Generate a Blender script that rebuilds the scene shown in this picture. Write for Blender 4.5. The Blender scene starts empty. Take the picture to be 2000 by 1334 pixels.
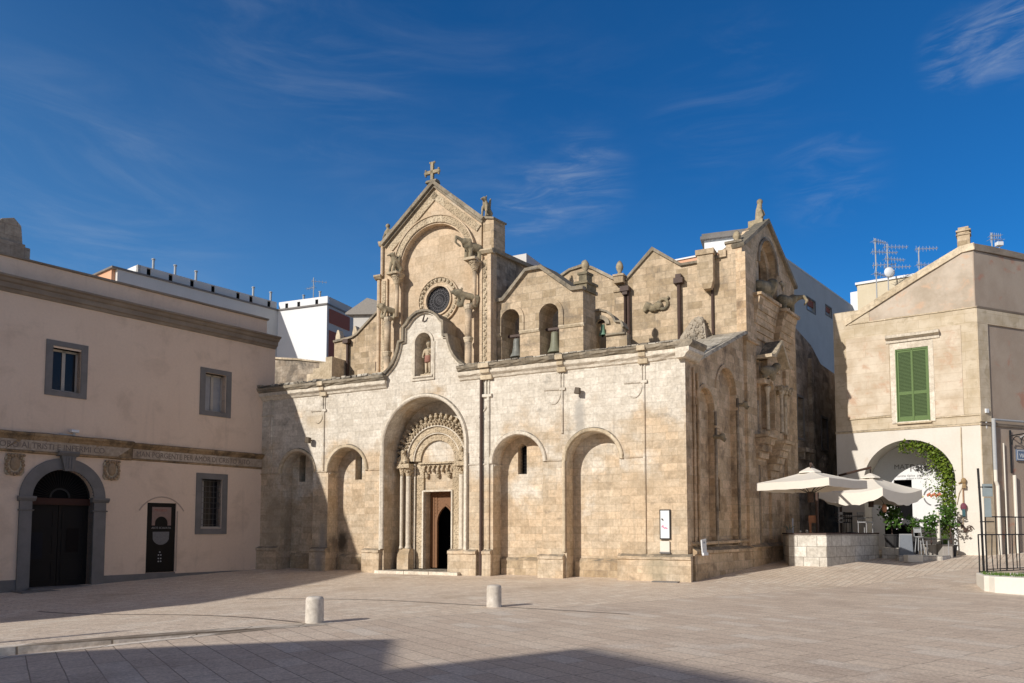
import bpy, bmesh, math, random
from mathutils import Vector, Matrix
from mathutils.geometry import tessellate_polygon
R = math.radians
rnd = random.Random(7)
sc = bpy.context.scene
col = sc.collection

# ---------------------------------------------------------------- camera, sky, sun, exposure
cam_d = bpy.data.cameras.new('camera')
cam = bpy.data.objects.new('camera', cam_d)
col.objects.link(cam)
cam.location = (0, 0, 1.8)
cam.rotation_euler = (R(90 + 3.75), 0, 0)
cam_d.sensor_fit = 'HORIZONTAL'
cam_d.sensor_width = 36
cam_d.lens = 27.0
cam_d.shift_y = 0.1345
cam_d.clip_end = 2000
sc.camera = cam

SUN_AZ, SUN_EL = 50.0, 25.5          # light travels towards azimuth 51 deg (from +Y to +X)
d_sun = Vector((math.sin(R(SUN_AZ)) * math.cos(R(SUN_EL)), math.cos(R(SUN_AZ)) * math.cos(R(SUN_EL)), -math.sin(R(SUN_EL))))
sl = bpy.data.lights.new('sun', 'SUN')
sl.energy = 3.9
sl.angle = R(0.53)
sl.color = (1.0, 0.95, 0.875)
so = bpy.data.objects.new('sun', sl)
col.objects.link(so)
so.rotation_euler = d_sun.to_track_quat('-Z', 'Y').to_euler()
so.location = (-40, -40, 60)

world = bpy.data.worlds.new('World')
sc.world = world
world.use_nodes = True
wt = world.node_tree
for n in list(wt.nodes):
    wt.nodes.remove(n)

class NT:
    """small node-tree writer"""
    def __init__(s, tree): s.t = tree
    def n(s, kind, **kw):
        nd = s.t.nodes.new(kind)
        for k, v in kw.items():
            if k.startswith('i_'):
                nd.inputs[k[2:].replace('_', ' ')].default_value = v
            else:
                setattr(nd, k, v)
        return nd
    def l(s, a, b): s.t.links.new(a, b)
    def val(s, sock, v):
        if hasattr(v, 'is_output'): s.l(v, sock)
        else: sock.default_value = v
    def math(s, op, a, b=0.0, clamp=False):
        nd = s.n('ShaderNodeMath', operation=op); nd.use_clamp = clamp
        s.val(nd.inputs[0], a); s.val(nd.inputs[1], b)
        return nd.outputs[0]
    def mix(s, f, a, b, mode='MIX'):
        nd = s.n('ShaderNodeMix', data_type='RGBA', blend_type=mode)
        s.val(nd.inputs[0], f)
        for i, v in ((6, a), (7, b)):
            if hasattr(v, 'is_output'): s.l(v, nd.inputs[i])
            else: nd.inputs[i].default_value = (*v[:3], 1)
        return nd.outputs[2]
    def ramp(s, f, lo, hi):
        nd = s.n('ShaderNodeMapRange'); nd.interpolation_type = 'SMOOTHSTEP'
        s.l(f, nd.inputs[0]); nd.inputs[1].default_value = lo; nd.inputs[2].default_value = hi
        return nd.outputs[0]
    def noise(s, vec, scale, detail=4, rough=.55, dist=0.0):
        nd = s.n('ShaderNodeTexNoise'); nd.inputs['Scale'].default_value = scale
        nd.inputs['Detail'].default_value = detail; nd.inputs['Roughness'].default_value = rough
        nd.inputs['Distortion'].default_value = dist
        if vec is not None: s.l(vec, nd.inputs['Vector'])
        return nd.outputs[0]
    def mapping(s, vec, scale=(1, 1, 1), rot=(0, 0, 0), loc=(0, 0, 0)):
        nd = s.n('ShaderNodeMapping')
        s.l(vec, nd.inputs[0]); nd.inputs['Scale'].default_value = scale
        nd.inputs['Rotation'].default_value = rot; nd.inputs['Location'].default_value = loc
        return nd.outputs[0]

w = NT(wt)
sky = w.n('ShaderNodeTexSky', sky_type='NISHITA', sun_disc=False)
sky.sun_elevation = R(SUN_EL)
sky.sun_rotation = R(180 + SUN_AZ)
sky.altitude = 400; sky.air_density = 1.0; sky.dust_density = 0.25; sky.ozone_density = 2.6
tc = w.n('ShaderNodeTexCoord')
dirv = tc.outputs['Generated']
skyc = w.mix(1.0, sky.outputs[0], (0.50, 1.00, 1.36), 'MULTIPLY')
# deeper blue high up and away from the sun, a warm glow added on the sun's unseen side to warm the ambient light
sep = w.n('ShaderNodeSeparateXYZ'); w.l(dirv, sep.inputs[0])
deep = w.ramp(w.math('ADD', sep.outputs[2], w.math('MULTIPLY', sep.outputs[0], .5)), .06, .58)
skyc = w.mix(deep, skyc, w.mix(1.0, skyc, (.24, .64, .82), 'MULTIPLY'))
dsn = w.n('ShaderNodeVectorMath', operation='DOT_PRODUCT'); w.l(dirv, dsn.inputs[0]); dsn.inputs[1].default_value = tuple(-d_sun)
skyc = w.mix(w.math('MULTIPLY', w.ramp(dsn.outputs['Value'], .12, .72), .65), skyc, (3.8, 3.0, 2.1))
# thin cirrus, laid out by direction on the sky dome
def wisp(center, half, stretch_rot, strength, sc_=9.0, seed=0.0):
    c = Vector(center).normalized()
    dn = w.n('ShaderNodeVectorMath', operation='DISTANCE')
    w.l(dirv, dn.inputs[0]); dn.inputs[1].default_value = c
    m = w.ramp(dn.outputs['Value'], half, half * .15)
    mp = w.mapping(dirv, scale=(1.2, 1.2, 5.5), rot=(0, stretch_rot, 0), loc=(seed, seed * .7, 0))
    f = w.noise(mp, sc_, 7, .62, .9)
    f = w.ramp(f, .38, .95)
    return w.math('MULTIPLY', w.math('MULTIPLY', f, m), strength)
def dirpx(px, py):
    a, b = (px - 1000) / 1500, (936 - py) / 1500
    p = R(3.75)
    return (a, math.cos(p) - b * math.sin(p), math.sin(p) + b * math.cos(p))
cl = None
for cx, cy, half, rot, st, s_, seed in (
        (1980, 55, .062, -.5, .72, 8, 1.3), (1880, 100, .05, -.45, .7, 8, 1.3),
        (1130, 360, .08, -.35, .42, 8, 2.1), (1040, 400, .06, -.3, .5, 9, 2.4),
        (640, 130, .16, .75, .20, 4, 4.2), (480, 40, .14, .7, .16, 4, 5.3),
        (150, 420, .22, .2, .28, 3, 6.1), (1620, 345, .08, -.5, .22, 8, 7.7), (900, 260, .3, .1, .10, 3, 3.3),
        (1420, 200, .12, .5, .12, 6, 8.8)):
    v = wisp(dirpx(cx, cy), half, rot, st, s_, seed)
    cl = v if cl is None else w.math('ADD', cl, v)
cl = w.math('MINIMUM', cl, .8)
skyc = w.mix(cl, skyc, (5.2, 5.8, 6.6))
bg = w.n('ShaderNodeBackground'); bg.inputs[1].default_value = 0.085
w.l(skyc, bg.inputs[0])
wo = w.n('ShaderNodeOutputWorld')
w.l(bg.outputs[0], wo.inputs[0])

sc.view_settings.view_transform = 'Standard'
sc.view_settings.look = 'None'
sc.view_settings.exposure = 0.19
sc.view_settings.gamma = 1.0

# ---------------------------------------------------------------- frames of the place
C0 = Vector((6.0255, 26.5250, 0.0))            # front right corner of the church
CH_ROT = R(-27.1)
PL0 = Vector((-11.663, 35.540, -0.05))         # where the plastered building meets the church
HC0 = Vector((20.38, 33.19, 0.0))              # corner of the house with the arch
def church_local(x, y, z=0.0):
    return Vector((C0.x + x * math.cos(CH_ROT) - y * math.sin(CH_ROT), C0.y + x * math.sin(CH_ROT) + y * math.cos(CH_ROT), z))
def to_church(X, Y):
    dx, dy = X - C0.x, Y - C0.y
    return dx * math.cos(CH_ROT) + dy * math.sin(CH_ROT), -dx * math.sin(CH_ROT) + dy * math.cos(CH_ROT)
SA = R(10.9)
def SG(s, off, z):                              # side wall of the church: s along, off outwards -> church coordinates
    return (s * math.sin(SA) + off * math.cos(SA), s * math.cos(SA) - off * math.sin(SA), z)

# ---------------------------------------------------------------- materials
MATS = {}
def base_mat(name):
    m = bpy.data.materials.new(name); m.use_nodes = True
    t = m.node_tree
    for n in list(t.nodes): t.nodes.remove(n)
    k = NT(t)
    b = k.n('ShaderNodeBsdfPrincipled'); o = k.n('ShaderNodeOutputMaterial')
    k.l(b.outputs[0], o.inputs[0])
    b.inputs['Specular IOR Level'].default_value = .25
    MATS[name] = m
    return m, k, b
def wallcoord(k):
    """object coordinates turned so that x runs along the wall and y is the height"""
    t = k.n('ShaderNodeTexCoord')
    sx = k.n('ShaderNodeSeparateXYZ'); k.l(t.outputs['Object'], sx.inputs[0])
    nx = k.n('ShaderNodeSeparateXYZ'); k.l(t.outputs['Normal'], nx.inputs[0])
    side = k.math('GREATER_THAN', k.math('ABSOLUTE', nx.outputs[0]), .75)
    mx = k.n('ShaderNodeMix', data_type='FLOAT')
    k.l(side, mx.inputs[0]); k.l(sx.outputs[0], mx.inputs[2]); k.l(sx.outputs[1], mx.inputs[3])
    cb = k.n('ShaderNodeCombineXYZ')
    k.l(mx.outputs[0], cb.inputs[0]); k.l(sx.outputs[2], cb.inputs[1])
    return cb.outputs[0], t.outputs['Object'], nx.outputs[2], sx
def stone(name, c1, c2, mortar, bw=.62, bh=.29, patch=None, patch_amt=.5, grime=(.10, .09, .075), grime_lo=.56, grime_hi=.78,
          white=None, white_lo=.5, streak=.35, rough=.92, bump=.35, pits=.5, lichen=.7, msize=.009, seed=0.0, carve=0.0, top_white=False, spots=(), mott=.52, blockvar=.26, jl=.26):
    m, k, b = base_mat(name)
    wc, oc, nz, sx = wallcoord(k)
    dn = k.n('ShaderNodeTexNoise'); k.l(oc, dn.inputs[0]); dn.inputs['Scale'].default_value = 2.2
    dv = k.n('ShaderNodeVectorMath', operation='MULTIPLY_ADD')
    k.l(dn.outputs['Color'], dv.inputs[0]); dv.inputs[1].default_value = (.03, .022, 0); k.l(wc, dv.inputs[2])
    br = k.n('ShaderNodeTexBrick'); br.offset = .47; br.squash = .8; br.squash_frequency = 3
    k.l(dv.outputs[0], br.inputs['Vector'])
    br.inputs['Color1'].default_value = (*c1, 1); br.inputs['Color2'].default_value = (*c2, 1)
    br.inputs['Mortar'].default_value = (*mortar, 1)
    br.inputs['Scale'].default_value = 1.0; br.inputs['Mortar Size'].default_value = msize; br.inputs['Mortar Smooth'].default_value = .6
    br.inputs['Bias'].default_value = 0.0; br.inputs['Brick Width'].default_value = bw; br.inputs['Row Height'].default_value = bh
    # second brick grid gives single repaired blocks of another colour
    br2 = k.n('ShaderNodeTexBrick'); br2.offset = .47; br2.squash = .8; br2.squash_frequency = 3
    k.l(dv.outputs[0], br2.inputs['Vector'])
    br2.inputs['Color1'].default_value = (0, 0, 0, 1); br2.inputs['Color2'].default_value = (1, 1, 1, 1); br2.inputs['Mortar'].default_value = (0, 0, 0, 1)
    br2.inputs['Scale'].default_value = 1.0; br2.inputs['Mortar Size'].default_value = 0.0
    br2.inputs['Brick Width'].default_value = bw; br2.inputs['Row Height'].default_value = bh; br2.inputs['Bias'].default_value = 0
    v1 = k.mapping(oc, loc=(seed, seed * 1.3, seed * .7))
    colr = br.outputs[0]
    if patch:
        bsel = k.ramp(br2.outputs[0], .55, .9)
        pn = k.ramp(k.noise(v1, .55, 5, .6), .42, .66)
        colr = k.mix(k.math('MULTIPLY', k.math('ADD', k.math('MULTIPLY', bsel, .7), k.math('MULTIPLY', pn, .75), True), patch_amt), colr, patch)
    if white:
        wn = k.noise(v1, .42, 6, .62, .3)
        if top_white:
            wn = k.math('ADD', wn, k.math('MULTIPLY', k.math('SUBTRACT', sx.outputs[2], 4.6), .05))
        colr = k.mix(k.math('MULTIPLY', k.ramp(wn, white_lo, white_lo + .16), .85), colr, white)
    # fine mottling, block by block tone
    fn = k.noise(oc, 9, 6, .7)
    colr = k.mix(mott, colr, k.mix(k.ramp(fn, .25, .75), (.56, .52, .47), (1.28, 1.27, 1.25)), 'MULTIPLY')
    colr = k.mix(mott * .8, colr, k.mix(k.ramp(k.noise(v1, 2.6, 5, .65), .3, .7), (.70, .66, .60), (1.18, 1.18, 1.18)), 'MULTIPLY')
    if blockvar:
        colr = k.mix(blockvar, colr, k.mix(br2.outputs[0], (.66, .60, .52), (1.22, 1.22, 1.22)), 'MULTIPLY')
        colr = k.mix(k.math('MULTIPLY', br.outputs['Fac'], jl), colr, (.20, .155, .115))
    # grime blotches and vertical runs
    gn = k.ramp(k.noise(v1, 1.1, 7, .68, .4), grime_lo, grime_hi)
    sv_ = k.mapping(oc, scale=(2.6, 2.6, .22), loc=(seed, 0, 0))
    stn = k.math('MULTIPLY', k.ramp(k.noise(sv_, 1.5, 5, .6), .54, .80), streak)
    g = k.math('ADD', k.math('MULTIPLY', gn, .75), stn, True)
    colr = k.mix(g, colr, grime)
    for (px_, pz_, rx_, rz_, sc_, sa_) in spots:               # single stains of their own shape (x, z, half sizes, colour, strength)
        ex = k.math('DIVIDE', k.math('SUBTRACT', sx.outputs[0], px_), rx_); ez = k.math('DIVIDE', k.math('SUBTRACT', sx.outputs[2], pz_), rz_)
        dd = k.math('SQRT', k.math('ADD', k.math('MULTIPLY', ex, ex), k.math('MULTIPLY', ez, ez)))
        dd = k.math('ADD', dd, k.math('MULTIPLY', k.math('SUBTRACT', k.noise(oc, 2.8, 6, .7), .5), 1.1))
        colr = k.mix(k.math('MULTIPLY', k.ramp(dd, 1.15, .35), sa_), colr, sc_)
    if lichen:
        ln = k.math('MULTIPLY', k.ramp(nz, .25, .75), k.ramp(k.noise(oc, 3.2, 6, .7), .30, .55))
        colr = k.mix(k.math('MULTIPLY', ln, lichen), colr, k.mix(k.noise(oc, 5, 3), (.07, .066, .058), (.20, .18, .14)))
    vo = k.n('ShaderNodeTexVoronoi'); k.l(oc, vo.inputs['Vector']); vo.inputs['Scale'].default_value = 16; vo.inputs['Randomness'].default_value = 1
    pit = k.math('MULTIPLY', k.ramp(vo.outputs['Distance'], .20, .06), k.ramp(k.noise(v1, 1.7, 4), .50, .70))
    colr = k.mix(k.math('MULTIPLY', pit, pits), colr, (.11, .09, .07))
    k.l(colr, b.inputs['Base Color'])
    b.inputs['Roughness'].default_value = rough
    h = k.math('ADD', k.math('MULTIPLY', br.outputs['Fac'], -.6), k.math('ADD', k.math('MULTIPLY', fn, .6), k.math('MULTIPLY', pit, -.5)))
    h = k.math('ADD', h, k.math('MULTIPLY', br2.outputs[0], .18))
    if carve:
        cn = k.n('ShaderNodeTexVoronoi'); k.l(oc, cn.inputs['Vector']); cn.inputs['Scale'].default_value = 13
        h = k.math('ADD', h, k.math('MULTIPLY', k.ramp(cn.outputs['Distance'], .10, .55), -carve))
        h = k.math('ADD', h, k.math('MULTIPLY', k.noise(oc, 16, 4), carve))
    bp = k.n('ShaderNodeBump'); bp.inputs['Strength'].default_value = bump; bp.inputs['Distance'].default_value = .05
    k.l(h, bp.inputs['Height']); k.l(bp.outputs[0], b.inputs['Normal'])
    return m
def plain(name, c, rough=.7, var=.15, scale=6.0, metal=0.0, bump=.0, c2=None, lo=.45, hi=.7, spec=.3):
    m, k, b = base_mat(name)
    t = k.n('ShaderNodeTexCoord'); oc = t.outputs['Object']
    f = k.noise(oc, scale, 6, .62)
    a = tuple(x * (1 - var) for x in c); d = tuple(min(1, x * (1 + var)) for x in c)
    cc = k.mix(f, a, d)
    if c2: cc = k.mix(k.ramp(k.noise(oc, scale * .45, 6, .65, .3), lo, hi), cc, c2)
    k.l(cc, b.inputs['Base Color'])
    b.inputs['Roughness'].default_value = rough; b.inputs['Metallic'].default_value = metal
    b.inputs['Specular IOR Level'].default_value = spec
    if bump:
        bp = k.n('ShaderNodeBump'); bp.inputs['Strength'].default_value = bump; bp.inputs['Distance'].default_value = .02
        k.l(k.noise(oc, scale * 4, 5, .65), bp.inputs['Height']); k.l(bp.outputs[0], b.inputs['Normal'])
    return m
def plaster(name, c, c2, patch=None, plo=.58, phi=.68, scale=.7, streak=.25, stain=(.16, .13, .11), rough=.93, block=None, bump=.12):
    m, k, b = base_mat(name)
    wc, oc, nz, sx = wallcoord(k)
    cc = k.mix(k.ramp(k.noise(oc, scale, 6, .6), .35, .65), c, c2)
    if block:
        br = k.n('ShaderNodeTexBrick'); k.l(wc, br.inputs['Vector']); br.inputs['Scale'].default_value = 1
        br.inputs['Color1'].default_value = (.94, .93, .9, 1); br.inputs['Color2'].default_value = (1.06, 1.05, 1.02, 1); br.inputs['Mortar'].default_value = (.80, .76, .70, 1)
        br.inputs['Brick Width'].default_value = block[0]; br.inputs['Row Height'].default_value = block[1]; br.inputs['Mortar Size'].default_value = .02
        br.inputs['Mortar Smooth'].default_value = 1.0
        cc = k.mix(.8, cc, br.outputs[0], 'MULTIPLY')
    if patch:
        cc = k.mix(k.math('MULTIPLY', k.ramp(k.noise(oc, scale * 1.4, 7, .66, .5), plo, phi), .8), cc, patch)
    sv_ = k.mapping(oc, scale=(2.2, 2.2, .18))
    cc = k.mix(k.math('MULTIPLY', k.ramp(k.noise(sv_, 1.4, 5, .6), .55, .82), streak), cc, stain)
    fn = k.noise(oc, 11, 5, .7)
    cc = k.mix(.3, cc, k.mix(fn, (.6, .6, .6), (1.28, 1.28, 1.28)), 'MULTIPLY')
    k.l(cc, b.inputs['Base Color']); b.inputs['Roughness'].default_value = rough
    bp = k.n('ShaderNodeBump'); bp.inputs['Strength'].default_value = bump; bp.inputs['Distance'].default_value = .02
    k.l(fn, bp.inputs['Height']); k.l(bp.outputs[0], b.inputs['Normal'])
    return m

LIME1, LIME2, LIMEM = (.535, .44, .325), (.625, .535, .42), (.62, .52, .38)
M_front = stone('facade_limestone', LIME1, LIME2, (.54, .45, .34), .58, .275, patch=(.60, .43, .265), patch_amt=.50, white=(.705, .665, .595), white_lo=.44, streak=.32, seed=3.1, top_white=True, grime_lo=.57, grime_hi=.82, spots=((-3.95, 6.05, .26, .85, (.34, .32, .29), .7), (-3.3, .38, .95, .42, (.17, .15, .105), .85), (-15.6, 1.25, .35, .6, (.07, .055, .04), .9), (-16.15, .9, .3, 1.3, (.26, .25, .24), .6), (-1.0, .45, .55, .5, (.30, .27, .19), .5), (-1.6, 3.5, .7, .5, (.42, .32, .21), .5), (-12.4, 1.2, .5, 1.4, (.36, .25, .13), .5), (-19.0, 2.2, .7, 1.6, (.30, .25, .18), .5), (-9.3, 2.2, .45, .8, (.42, .29, .16), .5), (-6.4, .5, 1.0, .35, (.48, .35, .18), .6), (-16.5, 6.6, .8, .5, (.52, .41, .27), .5)))
M_tower = stone('golden_limestone', (.57, .45, .32), (.62, .505, .38), (.58, .46, .32), .75, .36, mott=.45, blockvar=.2, jl=.3, patch=(.66, .46, .27), patch_amt=.3, white=(.64, .60, .53), white_lo=.58, streak=.10, seed=9.2, pits=.15, grime_lo=.68, grime_hi=.9, bump=.2)
M_gable = stone('grey_gold_limestone', (.47, .38, .265), (.59, .485, .36), (.52, .44, .34), .60, .30, blockvar=.5, jl=.5, patch=(.50, .35, .21), patch_amt=.35, streak=.40, seed=5.5, grime_lo=.50, grime_hi=.76, grime=(.17, .145, .115))
M_side = stone('side_limestone', blockvar=.5, jl=.4, c1=(.60, .46, .31), c2=(.74, .60, .44), mortar=(.68, .57, .45), bw=.62, bh=.31, patch=(.56, .38, .23), patch_amt=.5, streak=.42, seed=7.9, grime=(.13, .10, .075), grime_lo=.48, grime_hi=.72)
M_dark = stone('dark_limestone', (.36, .295, .23), (.48, .41, .33), (.40, .35, .28), .55, .28, streak=.6, seed=11.0, grime=(.085, .075, .065), grime_lo=.40, grime_hi=.68)
M_mould = stone('weathered_moulding', (.56, .47, .34), (.68, .58, .44), (.50, .43, .32), .9, 3.0, streak=.30, seed=2.0, grime=(.12, .105, .085), grime_lo=.52, grime_hi=.75, lichen=.95, msize=.004)
M_white = stone('pale_moulding', (.68, .62, .53), (.74, .68, .58), (.55, .50, .42), 1.1, 4.0, streak=.2, seed=4.4, grime_lo=.64, grime_hi=.85, lichen=.9, msize=.004)
M_carve = stone('carved_limestone', (.54, .44, .31), (.62, .52, .38), (.52, .43, .32), .8, 2.0, streak=.15, seed=6.0, grime=(.16, .13, .10), grime_lo=.52, grime_hi=.80, bump=.7, carve=1.1, msize=.003)
M_lich = stone('lichened_sculpture_stone', (.34, .29, .20), (.42, .35, .24), (.36, .30, .21), 3, 3, streak=.3, seed=8.3, grime=(.085, .08, .06), grime_lo=.42, grime_hi=.68, lichen=.7, bump=.5, msize=0)
M_coping = stone('lichened_coping', (.30, .26, .20), (.38, .33, .26), (.2, .17, .13), 1.1, 4.0, streak=.35, seed=13.0, grime=(.085, .08, .07), grime_lo=.46, grime_hi=.70, lichen=.9, msize=.006, bump=.6)
M_rubble = stone('rubble_stone', (.42, .37, .30), (.54, .48, .40), (.30, .26, .22), 3.24, 3.15, streak=.2, seed=1.3, grime_lo=.50, grime_hi=.72, lichen=.25, msize=.0, bump=1.0)
M_roof = stone('stone_roof_slabs', (.50, .46, .39), (.62, .58, .50), (.16, .14, .12), .5, .3, streak=0, seed=1.9, grime=(.13, .12, .11), grime_lo=.46, grime_hi=.68, lichen=.35, bump=.8)
M_pink = plaster('rosy_plaster', (.77, .59, .45), (.80, .62, .475), patch=(.66, .50, .375), plo=.50, phi=.68, streak=.30, scale=.5, bump=.08, stain=(.40, .30, .23))
M_greystone = plaster('grey_stone_trim', (.175, .165, .155), (.215, .20, .19), scale=1.5, streak=.1, bump=.08)
M_corn = plaster('cornice_stone', (.235, .19, .15), (.30, .25, .20), scale=1.2, streak=.3, bump=.2, stain=(.09, .075, .06))
M_band = stone('inscribed_stone', (.46, .38, .30), (.52, .44, .36), (.36, .29, .22), 1.6, 3, streak=.2, seed=5.1, grime=(.16, .11, .07), grime_lo=.56, grime_hi=.76, msize=.006)
M_ochre = stone('ochre_stone', (.36, .25, .14), (.42, .30, .18), (.24, .17, .10), 1.2, 3, streak=.35, seed=2.7, grime=(.06, .05, .04), grime_lo=.46, grime_hi=.66)
M_letter = plain('letter_grey', (.21, .165, .135), .9)
M_black = plain('dark_interior', (.010, .010, .011), .95, spec=.0)
M_glass = plain('window_glass', (.02, .02, .022), .14, spec=.3)
M_glassw = plain('curtained_glass', (.34, .34, .35), .25, scale=3, var=.3)
M_wframe = plain('cream_window_frame', (.46, .41, .35), .6)
M_iron = plain('dark_iron', (.018, .018, .019), .6, scale=30)
M_rust = plain('brown_metal_pipe', (.075, .045, .035), .6, scale=8, var=.4)
M_doorw = plain('dark_door_wood', (.007, .005, .004), .7, scale=10)
M_redw = plain('reddish_wood', (.05, .018, .011), .7)
M_wood = plain('chestnut_wood', (.20, .095, .042), .55, scale=14, var=.35, bump=.4)
M_bronze = plain('grey_bronze', (.16, .165, .15), .5, scale=9, var=.35, c2=(.25, .25, .22), metal=.0)
M_verd = plain('green_bronze', (.16, .28, .20), .6, scale=9, var=.35)
M_whitep = plaster('white_paint', (.78, .78, .78), (.80, .80, .80), streak=.03, bump=.03)
M_whitep2 = plaster('pale_grey_paint', (.60, .575, .54), (.63, .605, .57), streak=.03, bump=.03)
M_orange = plaster('orange_paint', (.66, .36, .22), (.70, .40, .26), streak=.05)
M_brickred = plain('red_brick_panel', (.30, .10, .065), .85, scale=20, var=.3)
M_mauve = plaster('grey_render', (.47, .445, .415), (.51, .485, .455), streak=.06)
M_house = plaster('house_block_plaster', (.53, .43, .32), (.68, .59, .48), patch=(.52, .345, .235), plo=.52, phi=.66, streak=.26, stain=(.33, .26, .19), block=(9.0, .38), scale=.9, bump=.3)
M_houseq = plaster('house_quoin_stone', (.50, .41, .29), (.63, .54, .42), patch=(.42, .34, .23), plo=.54, phi=.68, streak=.28, stain=(.30, .24, .16), block=(.9, .42), scale=1.2, bump=.25)
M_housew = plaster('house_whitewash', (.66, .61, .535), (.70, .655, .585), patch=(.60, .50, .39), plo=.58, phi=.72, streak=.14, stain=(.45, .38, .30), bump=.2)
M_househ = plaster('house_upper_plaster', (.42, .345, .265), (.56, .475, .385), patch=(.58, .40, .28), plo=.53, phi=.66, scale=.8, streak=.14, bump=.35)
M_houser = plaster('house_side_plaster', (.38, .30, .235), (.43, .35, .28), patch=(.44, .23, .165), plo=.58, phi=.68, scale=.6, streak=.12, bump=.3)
M_green = plain('green_shutter_paint', (.10, .165, .045), .55, scale=8, var=.18)
M_greend = plain('green_slat_paint', (.065, .11, .033), .6, scale=8, var=.2)
M_canvas = plain('cream_canvas', (.72, .67, .59), .9, scale=2, var=.07)
M_block = stone('pale_block_stone', (.60, .575, .53), (.70, .68, .63), (.26, .24, .22), .62, .42, streak=.12, seed=3.9, pits=.1, msize=.012, grime_lo=.66, grime_hi=.85, bump=.2, lichen=.2)
M_deck = plain('brown_deck', (.09, .06, .05), .7)
M_boll = stone('bollard_stone', (.62, .58, .53), (.68, .64, .58), (.5, .5, .5), 9, 9, streak=.2, seed=1.1, msize=0, grime=(.40, .36, .31), grime_lo=.5, grime_hi=.7, lichen=.0, pits=.2, bump=.15)
M_cream = plaster('cream_painted_stone', (.70, .66, .58), (.73, .69, .61), streak=.05)
M_tin = plain('grey_metal', (.38, .39, .40), .45, scale=12)
M_white2 = plain('white_plastic', (.72, .73, .74), .5, var=.05)
M_blue = plain('grey_blue_enamel', (.14, .18, .26), .4)
M_slate = plain('slate_board', (.20, .22, .25), .7)
M_rattan = plain('dark_wicker', (.035, .033, .034), .7, scale=30)
M_grey = plain('grey_furniture', (.30, .30, .31), .6)
M_pot = plain('concrete_pot', (.36, .33, .30), .9)
M_woodp = plain('orange_wood', (.42, .19, .10), .6, scale=12)
M_rooft = plain('grey_tile', (.25, .23, .21), .9, scale=10, var=.3)
def leafmat(name, a, b_, sc_=2.5):
    m, k, b = base_mat(name)
    t = k.n('ShaderNodeTexCoord')
    g = k.n('ShaderNodeNewGeometry')
    cc = k.mix(g.outputs['Random Per Island'], a, b_)
    cc = k.mix(.5, cc, k.mix(k.noise(t.outputs['Object'], sc_, 3), (.5, .5, .5), (1.4, 1.4, 1.4)), 'MULTIPLY')
    k.l(cc, b.inputs['Base Color']); b.inputs['Roughness'].default_value = .55
    b.inputs['Transmission Weight'].default_value = 0
    return m
M_ivy = leafmat('ivy_leaves', (.07, .13, .012), (.19, .25, .03))
M_leaf = leafmat('shrub_leaves', (.035, .085, .015), (.09, .17, .03))
M_grass = leafmat('grass_blades', (.05, .11, .015), (.12, .20, .03))
M_flower = plain('pale_petals', (.70, .60, .72), .7)
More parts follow.
